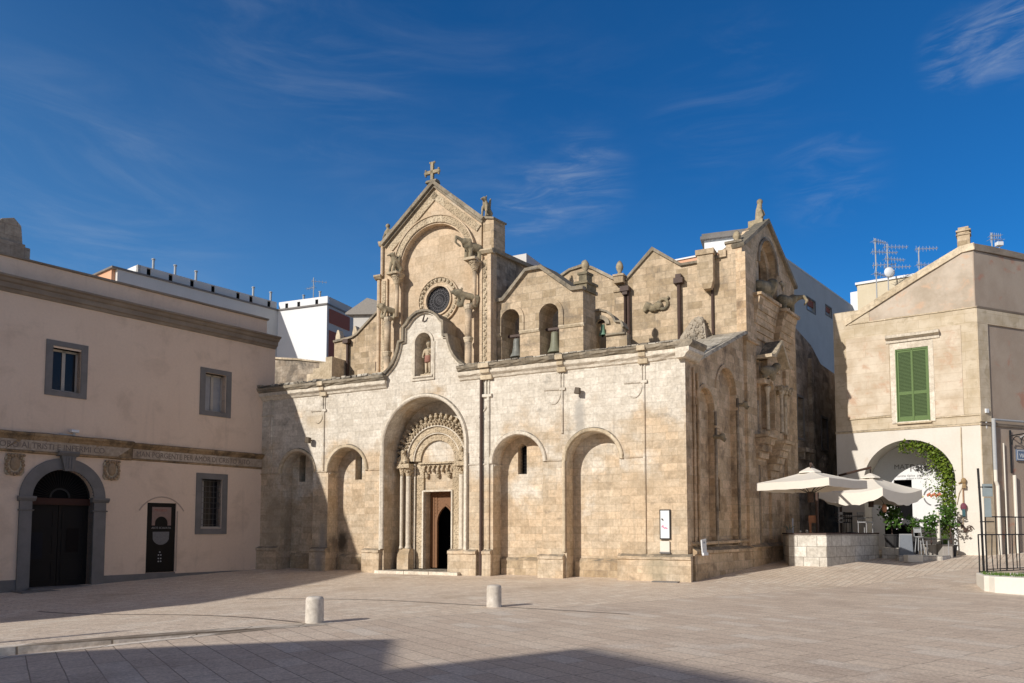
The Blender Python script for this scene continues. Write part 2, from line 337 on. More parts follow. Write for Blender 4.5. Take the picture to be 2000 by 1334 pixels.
# ---------------------------------------------------------------- mesh helpers
def ident(x, y, z): return (x, y, z)
class MB:
    """collects shapes; build() links them as ONE mesh object"""
    def __init__(s, f=None): s.bm = bmesh.new(); s.f = f or ident
    def v(s, x, y, z): return s.bm.verts.new(s.f(x, y, z))
    def face(s, vs):
        try: return s.bm.faces.new(vs)
        except ValueError: return None
    def box(s, x0, x1, y0, y1, z0, z1):
        p = [s.v(x, y, z) for z in (z0, z1) for y in (y0, y1) for x in (x0, x1)]
        for q in ((0, 1, 3, 2), (4, 6, 7, 5), (0, 4, 5, 1), (2, 3, 7, 6), (0, 2, 6, 4), (1, 5, 7, 3)): s.face([p[i] for i in q])
        return s
    def prism(s, outer, y0, y1, holes=()):
        """polygon in (x,z) with holes, extruded from y0 to y1"""
        loops = [list(outer)] + [list(h) for h in holes]
        flat = [q for lp in loops for q in lp]
        tris = tessellate_polygon([[Vector((a, b, 0)) for a, b in lp] for lp in loops])
        A = [s.v(a, y0, b) for a, b in flat]; B = [s.v(a, y1, b) for a, b in flat]
        for t in tris:
            s.face([A[i] for i in t]); s.face([B[i] for i in reversed(t)])
        o = 0
        for lp in loops:
            n = len(lp)
            for i in range(n):
                j = (i + 1) % n
                s.face([A[o + i], A[o + j], B[o + j], B[o + i]])
            o += n
        return s
    def slab(s, pts, y0, y1): return s.prism(pts, y0, y1)
    def ring(s, cx, cz, r0, r1, y0, y1, a0=0, a1=180, n=28):
        full = abs(a1 - a0) >= 360
        m = n if full else n + 1
        rows = []
        for i in range(m):
            a = R(a0 + (a1 - a0) * i / n); c, sn = math.cos(a), math.sin(a)
            rows.append([s.v(cx + r * c, y, cz + r * sn) for r, y in ((r0, y0), (r1, y0), (r1, y1), (r0, y1))])
        for i in range(n if full else n):
            p, q = rows[i], rows[(i + 1) % m]
            for j in range(4): s.face([p[j], p[(j + 1) % 4], q[(j + 1) % 4], q[j]])
        if not full: s.face(rows[0]); s.face(list(reversed(rows[-1])))
        return s
    def disc(s, cx, cz, r, y0, y1, n=32):
        return s.prism([(cx + r * math.cos(2 * math.pi * i / n), cz + r * math.sin(2 * math.pi * i / n)) for i in range(n)], y0, y1)
    def tube(s, pts, r, n=8, r1=None):
        pts = [Vector(p) for p in pts]; rows = []
        N = len(pts)
        for i, p in enumerate(pts):
            t = (pts[min(i + 1, N - 1)] - pts[max(i - 1, 0)]).normalized()
            up = Vector((0, 0, 1)) if abs(t.z) < .9 else Vector((0, 1, 0))
            a = t.cross(up).normalized(); b = a.cross(t)
            rr = r if r1 is None else r + (r1 - r) * i / (N - 1)
            rows.append([s.v(*(p + (a * math.cos(2 * math.pi * k / n) + b * math.sin(2 * math.pi * k / n)) * rr)) for k in range(n)])
        for i in range(N - 1):
            for k in range(n): s.face([rows[i][k], rows[i][(k + 1) % n], rows[i + 1][(k + 1) % n], rows[i + 1][k]])
        s.face(list(reversed(rows[0]))); s.face(rows[-1])
        return s
    def lathe(s, cx, cy, prof, n=16, a0=0, a1=360):
        rows = []
        for r, z in prof:
            rows.append([s.v(cx + r * math.cos(2 * math.pi * k / n), cy + r * math.sin(2 * math.pi * k / n), z) for k in range(n)])
        for i in range(len(rows) - 1):
            for k in range(n): s.face([rows[i][k], rows[i][(k + 1) % n], rows[i + 1][(k + 1) % n], rows[i + 1][k]])
        s.face(list(reversed(rows[0]))); s.face(rows[-1])
        return s
    def ball(s, c, r, nu=8, nv=6):
        if not hasattr(r, '__len__'): r = (r, r, r)
        rows = []
        for j in range(1, nv):
            t = math.pi * j / nv
            rows.append([s.v(c[0] + r[0] * math.sin(t) * math.cos(2 * math.pi * k / nu), c[1] + r[1] * math.sin(t) * math.sin(2 * math.pi * k / nu), c[2] + r[2] * math.cos(t)) for k in range(nu)])
        top = s.v(c[0], c[1], c[2] + r[2]); bot = s.v(c[0], c[1], c[2] - r[2])
        for k in range(nu):
            s.face([top, rows[0][k], rows[0][(k + 1) % nu]]); s.face([bot, rows[-1][(k + 1) % nu], rows[-1][k]])
        for j in range(len(rows) - 1):
            for k in range(nu): s.face([rows[j][k], rows[j + 1][k], rows[j + 1][(k + 1) % nu], rows[j][(k + 1) % nu]])
        return s
    def strip(s, x0, x1, prof, nseg=1, jit=0.0):
        """moulding profile [(y,z)...] swept along x, crumbled by jit"""
        rows = []
        for i in range(nseg + 1):
            x = x0 + (x1 - x0) * i / nseg
            rows.append([s.v(x + (rnd.uniform(-jit, jit) if 0 < i < nseg else 0), y + rnd.uniform(-jit, jit), z + rnd.uniform(-jit, jit)) for y, z in prof])
        n = len(prof)
        for i in range(nseg):
            for k in range(n): s.face([rows[i][k], rows[i][(k + 1) % n], rows[i + 1][(k + 1) % n], rows[i + 1][k]])
        s.face(list(reversed(rows[0]))); s.face(rows[-1])
        return s
    def band(s, path, w, y0, y1, jit=0.0):
        """band of width w on the left of a polyline in (x,z), between y0 and y1"""
        P = [Vector((a, b)) for a, b in path]; rows = []
        for i, p in enumerate(P):
            d1 = (P[i] - P[i - 1]).normalized() if i else None
            d2 = (P[i + 1] - P[i]).normalized() if i < len(P) - 1 else None
            d1 = d1 or d2; d2 = d2 or d1
            n1 = Vector((-d1.y, d1.x)); n2 = Vector((-d2.y, d2.x)); m = (n1 + n2).normalized(); k = min(1 / max(m.dot(n1), .4), 2)
            q = p + m * (w * k + rnd.uniform(-jit, jit))
            rows.append([s.v(p.x, y0 + rnd.uniform(-jit, jit), p.y), s.v(q.x, y0 + rnd.uniform(-jit, jit), q.y), s.v(q.x, y1, q.y), s.v(p.x, y1, p.y)])
        for i in range(len(rows) - 1):
            for k in range(4): s.face([rows[i][k], rows[i][(k + 1) % 4], rows[i + 1][(k + 1) % 4], rows[i + 1][k]])
        s.face(list(reversed(rows[0]))); s.face(rows[-1])
        return s
    def quad(s, a, b, c, d): s.face([s.v(*a), s.v(*b), s.v(*c), s.v(*d)]); return s
    def leaf(s, c, size, n=None):
        c = Vector(c)
        a = Vector((rnd.gauss(0, 1), rnd.gauss(0, 1), rnd.gauss(0, .7))).normalized()
        b = a.cross(Vector((rnd.gauss(0, 1), rnd.gauss(0, 1), rnd.gauss(0, 1)))).normalized()
        k = size * rnd.uniform(.6, 1.25)
        m = c + a * k * .5
        s.face([s.v(*c), s.v(*(m + b * k * .38)), s.v(*(c + a * k)), s.v(*(m - b * k * .38))])
    def build(s, name, mat, parent=None, smooth=False, bevel=0.0, recalc=True):
        if recalc: bmesh.ops.recalc_face_normals(s.bm, faces=s.bm.faces)
        me = bpy.data.meshes.new(name)
        s.bm.to_mesh(me); s.bm.free()
        o = bpy.data.objects.new(name, me)
        col.objects.link(o)
        me.materials.append(mat)
        if parent: o.parent = parent
        if smooth:
            for p in me.polygons: p.use_smooth = True
        if bevel:
            md = o.modifiers.new('bevel', 'BEVEL'); md.width = bevel; md.segments = 2; md.limit_method = 'ANGLE'; md.angle_limit = R(40)
        return o
def split_build(mb, name, mat, parent):
    """every separate piece of mb becomes a part of its own"""
    bm = mb.bm; bm.verts.index_update(); left = set(bm.verts); groups = []
    while left:
        st_ = [left.pop()]; g = set(st_)
        while st_:
            v = st_.pop()
            for e in v.link_edges:
                o = e.other_vert(v)
                if o in left: left.discard(o); g.add(o); st_.append(o)
        groups.append(g)
    for g in groups:
        m = MB(); mp = {v: m.bm.verts.new(v.co) for v in g}
        for f in {f for v in g for f in v.link_faces}: m.bm.faces.new([mp[v] for v in f.verts])
        m.build(name, mat, parent)
    bm.free()
def tag(o, label=None, cat=None, group=None, kind=None):
    if label: o['label'] = label
    if cat: o['category'] = cat
    if group: o['group'] = group
    if kind: o['kind'] = kind
    return o
def empty(name, loc, rz=0.0):
    o = bpy.data.objects.new(name, None); col.objects.link(o)
    o.location = loc; o.rotation_euler = (0, 0, rz); o.empty_display_size = .3
    return o
def blob(name, segs, mat, parent=None, voxel=.035, f=None, smooth=4):
    """one continuous carved body: tapered limbs (p,q,r0,r1) and lumps (c,r) fused by remeshing"""
    mb = MB(f)
    for g in segs:
        if len(g) == 2:
            mb.ball(g[0], g[1], 12, 8)
        else:
            p, q, r0, r1 = g
            p, q = Vector(p), Vector(q)
            n = max(3, int((q - p).length / (min(r0, r1) * .7)) + 1)
            n = min(n, 14)
            mb.tube([p + (q - p) * i / (n - 1) for i in range(n)], r0, 10, r1)
            mb.ball(p, r0, 10, 7); mb.ball(q, r1, 10, 7)
    o = mb.build(name, mat, parent, smooth=True)
    md = o.modifiers.new('remesh', 'REMESH'); md.mode = 'VOXEL'; md.voxel_size = voxel; md.use_smooth_shade = True
    ms = o.modifiers.new('smooth', 'SMOOTH'); ms.iterations = smooth; ms.factor = .5
    return o
def text(name, s, size, mat, parent, f, thick=.012, align='LEFT', xs=1.0):
    cu = bpy.data.curves.new(name, 'FONT'); cu.body = s; cu.size = size; cu.extrude = thick; cu.align_x = align; cu.resolution_u = 3
    to = bpy.data.objects.new('tmp_text', cu); col.objects.link(to)
    dg = bpy.context.evaluated_depsgraph_get()
    me = bpy.data.meshes.new_from_object(to.evaluated_get(dg))
    bpy.data.objects.remove(to); bpy.data.curves.remove(cu)
    for v in me.vertices: v.co = Vector(f(v.co.x * xs, -v.co.z, v.co.y))
    me.name = name
    me.materials.clear(); me.materials.append(mat)
    o = bpy.data.objects.new(name, me); col.objects.link(o); o.parent = parent
    return o
def copy_tree(o, parent=None):
    c = o.copy(); col.objects.link(c); c.parent = parent
    for ch in [x for x in bpy.data.objects if x.parent == o]: copy_tree(ch, c)
    return c
def arc(cx, cz, r, a0, a1, n=20, sx=1.0, sz=1.0):
    return [(cx + sx * r * math.cos(R(a0 + (a1 - a0) * i / n)), cz + sz * r * math.sin(R(a0 + (a1 - a0) * i / n))) for i in range(n + 1)]
def opening(x0, x1, zb, zs, n=18):
    """round headed opening outline, from bottom left, over the arch, to bottom right"""
    c, r = (x0 + x1) / 2, (x1 - x0) / 2
    return [(x0, zb)] + arc(c, zs, r, 180, 0, n) + [(x1, zb)]
def pointed(x0, x1, zb, zs, zt, n=9):
    c = (x0 + x1) / 2; pts = [(x0, zb)]
    w_ = (x1 - x0) / 2; h = zt - zs
    rr = (w_ * w_ + h * h) / (2 * w_)
    amax = math.asin(min(1, h / rr)) if h <= rr else math.pi / 2
    L = [(x0 + rr - rr * math.cos(amax * i / n), zs + h * math.sin(amax * i / n) / math.sin(amax)) for i in range(n + 1)]
    pts += L
    pts += [(2 * c - a, b) for a, b in reversed(L[:-1])]
    pts.append((x1, zb))
    return pts

# ---------------------------------------------------------------- ground
KP0, KP1 = Vector((-4.446, 14.338)), Vector((-7.923, 12.027))     # a low kerb that runs out into the level paving
ke1 = (KP0 - KP1).normalized(); ke2 = Vector((-ke1.y, ke1.x))
def sstep(a, b, x):
    t = max(0, min(1, (x - a) / (b - a))); return t * t * (3 - 2 * t)
def gz(X, Y):
    lx, ly = to_church(X, Y)
    if ly > 0: z = .055 * min(ly, 16)
    else: z = .0425 * max(ly, -14) * sstep(-4, -17, lx)
    return z
def kerb_h(p): return .125 * max(0, min(1.3, -p / 4.17))
def g_at(X, Y):
    d = Vector((X, Y)) - KP0; p, q = d.dot(ke1), d.dot(ke2)
    return gz(X, Y) - (kerb_h(p) if q < 0 else 0)
def build_ground():
    ps = [-600, -300, -150, -90] + [-60 + i for i in range(0, 40)] + [-20 + .5 * i for i in range(0, 50)] + [5 + i for i in range(0, 66)] + [90, 150, 300, 600]
    qs = [-600, -300, -120, -60] + [-40 + i for i in range(0, 39)] + [-.5, -.006, 0.0, .5] + [1 + .8 * i for i in range(0, 62)] + [60, 75, 100, 150, 300, 600]
    bm = bmesh.new(); rows = []
    for q in qs:
        r = []
        for p in ps:
            P = KP0 + ke1 * p + ke2 * q
            z = gz(P.x, P.y) - (kerb_h(p) if q < -.001 else 0)
            r.append(bm.verts.new((P.x, P.y, z)))
        rows.append(r)
    for j in range(len(qs) - 1):
        for i in range(len(ps) - 1):
            f = bm.faces.new((rows[j][i], rows[j][i + 1], rows[j + 1][i + 1], rows[j + 1][i]))
            f.material_index = 1 if qs[j] < -.01 else 0
    me = bpy.data.meshes.new('ground'); bm.to_mesh(me); bm.free()
    o = bpy.data.objects.new('ground', me); col.objects.link(o)
    me.materials.append(M_pave); me.materials.append(M_slab)
    tag(o, kind='structure'); return o
def paving(name, bw, bh, c1, c2, mortar, ms, rot, light, dark, var, msm=.3, row=.5, light_lo=.56):
    m, k, b = base_mat(name)
    t = k.n('ShaderNodeTexCoord'); oc = t.outputs['Object']
    mp = k.mapping(oc, rot=(0, 0, rot))
    dn = k.n('ShaderNodeTexNoise'); k.l(oc, dn.inputs[0]); dn.inputs['Scale'].default_value = .9
    dv = k.n('ShaderNodeVectorMath', operation='MULTIPLY_ADD')
    k.l(dn.outputs['Color'], dv.inputs[0]); dv.inputs[1].default_value = (.03, .03, 0); k.l(mp, dv.inputs[2])
    br = k.n('ShaderNodeTexBrick'); k.l(dv.outputs[0], br.inputs['Vector']); br.offset = row; br.inputs['Scale'].default_value = 1
    br.squash = .7; br.squash_frequency = 2
    br.inputs['Color1'].default_value = (*c1, 1); br.inputs['Color2'].default_value = (*c2, 1); br.inputs['Mortar'].default_value = (*mortar, 1)
    br.inputs['Mortar Size'].default_value = ms; br.inputs['Mortar Smooth'].default_value = msm
    br.inputs['Brick Width'].default_value = bw; br.inputs['Row Height'].default_value = bh
    b2 = k.n('ShaderNodeTexBrick'); k.l(dv.outputs[0], b2.inputs['Vector']); b2.offset = row; b2.squash = .7; b2.squash_frequency = 2
    b2.inputs['Scale'].default_value = 1; b2.inputs['Mortar Size'].default_value = 0
    b2.inputs['Color1'].default_value = (0, 0, 0, 1); b2.inputs['Color2'].default_value = (1, 1, 1, 1); b2.inputs['Brick Width'].default_value = bw; b2.inputs['Row Height'].default_value = bh
    cc = br.outputs[0]
    cc = k.mix(k.math('MULTIPLY', k.ramp(b2.outputs[0], .80, .97), .55), cc, light)
    n1 = k.noise(oc, .33, 6, .65, .4)
    cc = k.mix(k.math('MULTIPLY', k.ramp(n1, .50, .72), var), cc, dark)
    cc = k.mix(k.math('MULTIPLY', k.ramp(k.noise(k.mapping(oc, loc=(9, 4, 0)), .6, 6, .65, .3), light_lo, light_lo + .14), var), cc, light)
    fn = k.noise(oc, 22, 6, .75)
    cc = k.mix(.75, cc, k.mix(k.ramp(fn, .30, .70), (.60, .58, .56), (1.28, 1.28, 1.28)), 'MULTIPLY')
    mn = k.noise(oc, 5, 5, .7)
    cc = k.mix(.45, cc, k.mix(mn, (.6, .6, .6), (1.35, 1.35, 1.35)), 'MULTIPLY')
    k.l(cc, b.inputs['Base Color'])
    rr = k.n('ShaderNodeMapRange'); k.l(n1, rr.inputs[0]); rr.inputs[1].default_value = .35; rr.inputs[2].default_value = .7; rr.inputs[3].default_value = .62; rr.inputs[4].default_value = .82
    k.l(rr.outputs[0], b.inputs['Roughness'])
    h = k.math('ADD', k.math('MULTIPLY', br.outputs['Fac'], -.8), k.math('ADD', k.math('MULTIPLY', fn, .5), k.math('MULTIPLY', b2.outputs[0], .25)))
    bp = k.n('ShaderNodeBump'); bp.inputs['Strength'].default_value = .35; bp.inputs['Distance'].default_value = .03
    k.l(h, bp.inputs['Height']); k.l(bp.outputs[0], b.inputs['Normal'])
    return m
kang = math.atan2(ke1.y, ke1.x)
M_pave = paving('plaza_paving', .55, .22, (.67, .55, .435), (.76, .645, .52), (.36, .285, .22), .012, -kang - R(20), (.76, .68, .57), (.46, .35, .25), .7)
M_slab = paving('slab_paving', .95, .40, (.575, .465, .37), (.67, .56, .45), (.30, .24, .19), .010, -kang + R(90), (.66, .59, .51), (.39, .31, .25), .6)
M_kerb = stone('kerb_stone', (.62, .56, .49), (.70, .64, .57), (.26, .22, .18), 1.1, 5, streak=0, seed=3.3, lichen=0, msize=.02, grime=(.3, .26, .22), pits=.2)
build_ground()
def ground_strip(name, a, b, w_, mat, lift=.004, n=30):
    mb = MB(); a, b = Vector(a), Vector(b); d = (b - a).normalized(); pn = Vector((-d.y, d.x)) * w_ / 2
    rows = []
    for i in range(n + 1):
        p = a + (b - a) * i / n
        rows.append([mb.v(q.x, q.y, g_at(q.x, q.y) + lift) for q in (p - pn, p + pn)])
    for i in range(n): mb.face([rows[i][0], rows[i + 1][0], rows[i + 1][1], rows[i][1]])
    o = mb.build(name, mat); tag(o, kind='structure'); return o
# pale edging of the kerb: capping stones on the upper side, a flush row below
mb = MB(); rows = []
NK = 40
for i in range(NK + 1):
    p = -14 + 15.2 * i / NK
    h = kerb_h(p); r = []
    for q, z in ((-.035, -h - .01), (-.035, .006), (.30, .006), (.30, -.06)):
        P = KP0 + ke1 * p + ke2 * q; r.append(mb.v(P.x, P.y, gz(P.x, P.y) + z))
    rows.append(r)
for i in range(NK):
    for k_ in range(4): mb.face([rows[i][k_], rows[i][(k_ + 1) % 4], rows[i + 1][(k_ + 1) % 4], rows[i + 1][k_]])
tag(mb.build('kerb', M_kerb), kind='structure')
a_ = KP0 + ke1 * -14 + ke2 * -.42; b_ = KP0 + ke1 * 1.0 + ke2 * -.16
ground_strip('paving_edge', a_, b_, .22, M_kerb, .006)
ground_strip('drain_line', (-13.48, 22.03), (-4.1, 15.04), .10, plain('dark_joint', (.20, .16, .13), .9))
ground_strip('drain_line', (-7.7, 22.4), (2.5, 16.5), .09, MATS['dark_joint'])
# ---------------------------------------------------------------- the church
CH = empty('church', C0, CH_ROT)
tag(CH, 'long golden limestone church with arched front, tall gabled centre and bell gable', 'church')
ZB = -.7
ARCH = [(-18.62, -16.72, 4.36), (-15.87, -13.84, 4.34), (-12.82, -8.90, 5.29), (-7.60, -5.45, 4.38), (-4.49, -2.41, 4.36)]
# front wall with its five arched recesses
out = [(-19.86, ZB)]
for x0, x1, zs in ARCH: out += opening(x0, x1, ZB, zs, 26)
out += [(0.0, ZB), (0.0, 7.86), (-19.86, 7.86)]
MB().prism(out, 0, .72).build('front_wall', M_front, CH)
# recess backs (portal bay is deeper and separate)
for i, (x0, x1, zs) in enumerate(ARCH):
    if i == 2: continue
    holes = []
    if i == 0: holes = [[(-18.18, 4.0), (-17.81, 4.0), (-17.81, 5.22), (-18.18, 5.22)]]
    if i == 1: holes = [[(-14.93, 4.0), (-14.56, 4.0), (-14.56, 5.05), (-14.93, 5.05)]]
    if i == 3: holes = [[(-6.86, 3.98), (-6.47, 3.98), (-6.47, 5.05), (-6.62, 5.18), (-6.71, 5.18), (-6.86, 5.05)]]
    MB().prism([(x0 - .3, ZB), (x1 + .3, ZB), (x1 + .3, 5.7), (x0 - .3, 5.7)], .70, 1.15, holes).build('recess_wall', M_front, CH)
    if holes:
        h = holes[0]; xs = [a for a, _ in h]; zs_ = [b for _, b in h]
        wn = MB().box(min(xs) - .05, max(xs) + .05, 1.10, 1.16, min(zs_) - .05, max(zs_) + .05).build('window', M_black, CH)
        if i == 3:
            g = MB()
            for k in range(3): g.tube([(-6.80 + .12 * k, .98, 3.98), (-6.80 + .12 * k, .98, 5.16)], .010, 5)
            for k in range(8): g.tube([(-6.86, .98, 4.08 + .13 * k), (-6.47, .98, 4.08 + .13 * k)], .010, 5)
            g.build('grille', M_iron, wn)
    # archivolt
    r = (x1 - x0) / 2; c = (x0 + x1) / 2
    a = MB(); n = 26
    pr = [(r - .005, -.02), (r + .03, -.07), (r + .13, -.085), (r + .16, -.05), (r + .17, .02), (r - .005, .06)]
    rows = []
    for k in range(n + 1):
        t = R(180 - 180 * k / n)
        rows.append([a.v(c + rr * math.cos(t), y, zs + rr * math.sin(t)) for rr, y in pr])
    for k in range(n):
        for j in range(6): a.face([rows[k][j], rows[k][(j + 1) % 6], rows[k + 1][(j + 1) % 6], rows[k + 1][j]])
    a.face(rows[0]); a.face(rows[-1])
    if i == 4:
        a.tube([(x0 - .085, -.035, .98), (x0 - .085, -.035, zs)], .07, 8)
    a.build('archivolt', M_mould if i != 3 else M_white, CH)
# impost mouldings between the arches
for a, b, z in ((-19.86, -18.80, 4.37), (-16.55, -16.05, 4.36), (-5.28, -4.66, 4.40), (-2.24, -1.50, 4.40), (-13.66, -13.05, 4.34), (-8.72, -7.78, 4.38)):
    MB().strip(a, b, [(.02, z - .05), (-.035, z - .03), (-.055, z + .02), (.02, z + .03)], 4, .006).build('impost_moulding', M_front, CH)
for x, z in ((-18.62, 4.36), (-15.87, 4.34), (-7.6, 4.38)):
    MB().box(x - .01, x + .05, .06, .69, z - .10, z - .02).build('impost_moulding', M_front, CH)
# plinth blocks of the piers
for a, b, zt in ((-19.92, -18.66, .98), (-16.72, -15.80, .98), (-13.84, -12.95, .96), (-9.56, -8.28, .97), (-8.0, -7.62, .98), (-5.60, -4.57, .84)):
    MB().strip(a, b, [(.10, ZB), (-.20, ZB), (-.17, zt - .14), (-.22, zt - .12), (-.22, zt - .02), (-.03, zt + .05), (.10, zt + .05)], 5, .012).build('plinth', M_front, CH)
P6 = MB(); P6.strip(-2.46, .17, [(.10, ZB), (-.20, ZB), (-.17, .74), (-.23, .77), (-.23, .86), (-.03, .95), (.10, .95)], 10, .010)
P6.build('plinth', M_front, CH)
# worn stone footing in the arches
for a, b in ((-7.55, -5.62), (-4.4, -2.5), (-15.8, -13.9), (-18.55, -16.8)):
    MB().strip(a, b, [(.75, ZB), (.60, ZB), (.60, .62), (.66, .72), (.75, .74)], 8, .02).build('footing', M_gable, CH)
# slender shafts with hooked brackets
for x in (-19.24, -16.14, -4.64, -1.47):
    sh = MB(); zb = .95 if x > -3 else (4.4 if x < -10 else 5.4)
    sh.tube([(x, -.018, zb), (x, -.018, 7.06)], .050, 8)
    for dx in (-.07, .045): sh.tube([(x + dx, -.016, 7.04), (x + dx, -.016, 7.9)], .032, 6)
    sh.strip(x - .74, x + .12, [(.02, 7.05), (-.04, 7.06), (-.06, 7.10), (.02, 7.11)], 5, .008)
    sh.box(x - .10, x + .13, -.075, .02, 7.03, 7.13)
    sh.tube([(x - .06 + .30 * math.cos(t) - .30, -.014, 7.03 + .50 * math.sin(t)) for t in [R(a) for a in (0, -20, -40, -60, -80, -100, -120)]], .024, 6)
    sh.build('pilaster_shaft', M_front, CH)
for x, zt in ((-7.80, 7.05),):
    sh = MB()
    sh.tube([(x, -.02, .98), (x, -.02, 7.05)], .075, 8)
    for dx in (-.11, .02): sh.tube([(x + dx, -.02, 7.05), (x + dx, -.02, 7.9)], .04, 6)
    sh.strip(x - .32, x + .16, [(.02, 7.0), (-.10, 7.03), (-.11, 7.13), (.02, 7.16)], 3, .008)
    sh.tube([(x - .06 + .22 * math.cos(t) - .2, -.02, 6.98 + .5 * math.sin(t)) for t in [R(a) for a in (0, -20, -40, -60, -80, -100)]], .03, 6)
    sh.box(x - .15, x + .12, -.14, .02, 0, .5)
    sh.build('pilaster_shaft', M_front, CH)
dp = MB(); dp.tube([(-8.10, -.08, .0), (-8.10, -.08, 7.75)], .062, 10)
for z in (1.2, 2.9, 4.6, 6.2): dp.tube([(-8.10, -.08, z), (-8.10, -.08, z + .05)], .075, 10)
dp.build('downpipe', M_rust, CH, smooth=False)
# corner pilaster on the right
MB().box(-.62, .03, -.035, .02, .95, 7.80).build('corner_pilaster', M_front, CH)
# long cornice, broken by the gable over the portal
CORP = [(.02, 7.76), (-.06, 7.80), (-.10, 7.88), (-.19, 7.95), (-.21, 7.97), (-.21, 8.11), (-.25, 8.14), (-.30, 8.20), (-.33, 8.23), (-.34, 8.33), (.95, 8.40), (.95, 7.76)]
def cornice(x0, x1, n):
    lo = [(y, z) for y, z in CORP[:6]] + [(.9, 8.11), (.9, 7.76)]
    hi = [(.9, 8.113)] + [(y, z) for y, z in CORP[5:11]]
    hi[1] = (-.21, 8.113)
    a = MB().strip(x0, x1, lo, n, .010).build('cornice', M_white, CH)
    b = MB().strip(x0, x1, hi, n, .020).build('cornice_crust', M_coping, CH)
    return a, b
cornice(-20.1, -12.72, 26)
cornice(-9.12, .12, 34)
tops = MB()
for k in range(26):                                        # crumbling slab edges on the left part
    x = -19.9 + k * .275
    tops.strip(x, x + rnd.uniform(.2, .27), [(-.30 + rnd.uniform(-.05, .06), 8.36), (-.30 + rnd.uniform(-.05, .06), 8.40 + rnd.uniform(0, .09)), (.85, 8.45 + rnd.uniform(0, .08)), (.85, 8.36)], 1, 0)
tops.build('coping_slabs', M_roof, CH); tops = MB()
for k in range(30):
    x = -9.0 + k * .3
    tops.strip(x, x + rnd.uniform(.24, .295), [(-.35 + rnd.uniform(-.03, .05), 8.34), (-.35 + rnd.uniform(-.03, .05), 8.37 + rnd.uniform(0, .03)), (.85, 8.42 + rnd.uniform(0, .04)), (.85, 8.34)], 1, 0)
tops.build('coping_slabs', M_roof, CH)
for x in (-16.14, -7.86, -4.64, -1.47):              # cornice breaks forward over the shafts
    w_ = .20 if -9 < x < -7 else .12
    MB().box(x - w_, x + w_, -.27, -.15, 7.96, 8.13).box(x - w_ - .03, x + w_ + .03, -.38, -.15, 8.15, 8.33).box(x - w_ - .05, x + w_ + .05, -.14, .0, 7.72, 7.90).build('cornice_block', M_mould, CH)
# the cornice returns round the corner
for mat, prof in ((M_white, [(.0, 7.76), (.06, 7.80), (.10, 7.88), (.19, 7.95), (.21, 7.97), (.21, 8.11), (-.3, 8.11), (-.3, 7.76)]), (M_coping, [(-.3, 8.113), (.21, 8.113), (.25, 8.14), (.33, 8.23), (.34, 8.33), (-.3, 8.40)])):
    mb = MB(); rows = []
    for s_ in (-.335, .35, .9):
        rows.append([mb.v(*SG(s_, o_ + .12, z)) for o_, z in prof])
    n = len(prof)
    for i in range(2):
        for k in range(n): mb.face([rows[i][k], rows[i][(k + 1) % n], rows[i + 1][(k + 1) % n], rows[i + 1][k]])
    mb.face(rows[0]); mb.face(rows[-1])
    mb.build('cornice_return', mat, CH)

# --- gable with the saint's niche over the portal
GX = -10.86
half = [(1.96, 8.25), (1.80, 8.36), (1.62, 8.52), (1.42, 8.74), (1.27, 9.02), (1.16, 9.32), (1.10, 9.60), (.90, 9.64), (.885, 10.22), (.76, 10.30), (.62, 10.47), (.46, 10.62), (.24, 10.74), (0, 10.78)]
gp = [(GX - a, b) for a, b in half] + [(GX + a, b) for a, b in reversed(half[:-1])]
niche = opening(-11.29, -10.49, 8.16, 9.56, 14)
MB().prism([(GX - 1.96, 7.861)] + gp + [(GX + 1.96, 7.861)], -.004, .78, [niche]).build('niche_gable', M_front, CH)
MB().band(gp, .05, -.10, .80, .008).build('gable_moulding', M_white, CH)
MB().band([(a + (.05 if a > GX else -.05 if a < GX else 0), b + .05) for a, b in gp], .10, -.20, .84, .016).build('gable_coping', M_coping, CH)
mb = MB()
mb.band([(-11.29, 8.16)] + opening(-11.29, -10.49, 8.16, 9.56, 14)[1:-1] + [(-10.49, 8.16)], .10, -.07, .02)
mb.box(-11.45, -10.33, -.06, .02, 7.97, 8.05); mb.box(-11.45, -11.395, -.05, .02, 8.05, 9.56); mb.box(-10.385, -10.33, -.05, .02, 8.05, 9.56)
mb.strip(-11.36, -10.42, [(.25, 8.06), (-.05, 8.06), (-.10, 8.10), (-.10, 8.15), (.25, 8.165)], 1)
mb.build('niche_frame', M_white, CH)
MB().box(-11.5, -10.3, .60, .70, 8.0, 10.1).build('niche_back', M_mould, CH)
mb = MB()
mb.tube([(GX - .05, -.05, 10.45), (GX + .03, -.13, 10.52), (GX + .10, -.16, 10.66)], .035, 6)
mb.build('gable_hook', M_rust, CH)

# --- the portal
PX, PZ, PY = -10.86, 4.72, 1.20
DX0, DX1, DZ0, DZ1 = -11.50, -10.09, .18, 3.41
MB().prism([(-13.1, ZB), (-8.6, ZB), (-8.6, 7.6), (-13.1, 7.6)], PY, PY + .40, [[(DX0, ZB + .1), (DX1, ZB + .1), (DX1, DZ1), (DX0, DZ1)]]).build('portal_wall', M_front, CH)
mb = MB()                                              # jambs and soffit between front wall and portal
for x0, x1 in ((-13.1, -12.83), (-8.89, -8.6)): mb.box(x0, x1, .70, PY + .01, ZB, 5.29)
mb.ring(PX, 5.29, 1.963, 2.25, .70, PY + .01, 0, 180, 30)
mb.build('portal_reveal', M_front, CH)
mb = MB(); n = 34                                       # white outer moulding
prr = [(1.965, .02), (1.97, -.08), (2.02, -.12), (2.10, -.12), (2.13, -.06), (2.15, .02)]
path = [(-1, .98)] + [None] * 0
rows = []
for x_, z_ in [(-1, 1.0), (-1, 3.2)]:
    rows.append([mb.v(PX + x_ * r_, y, z_) for r_, y in prr])
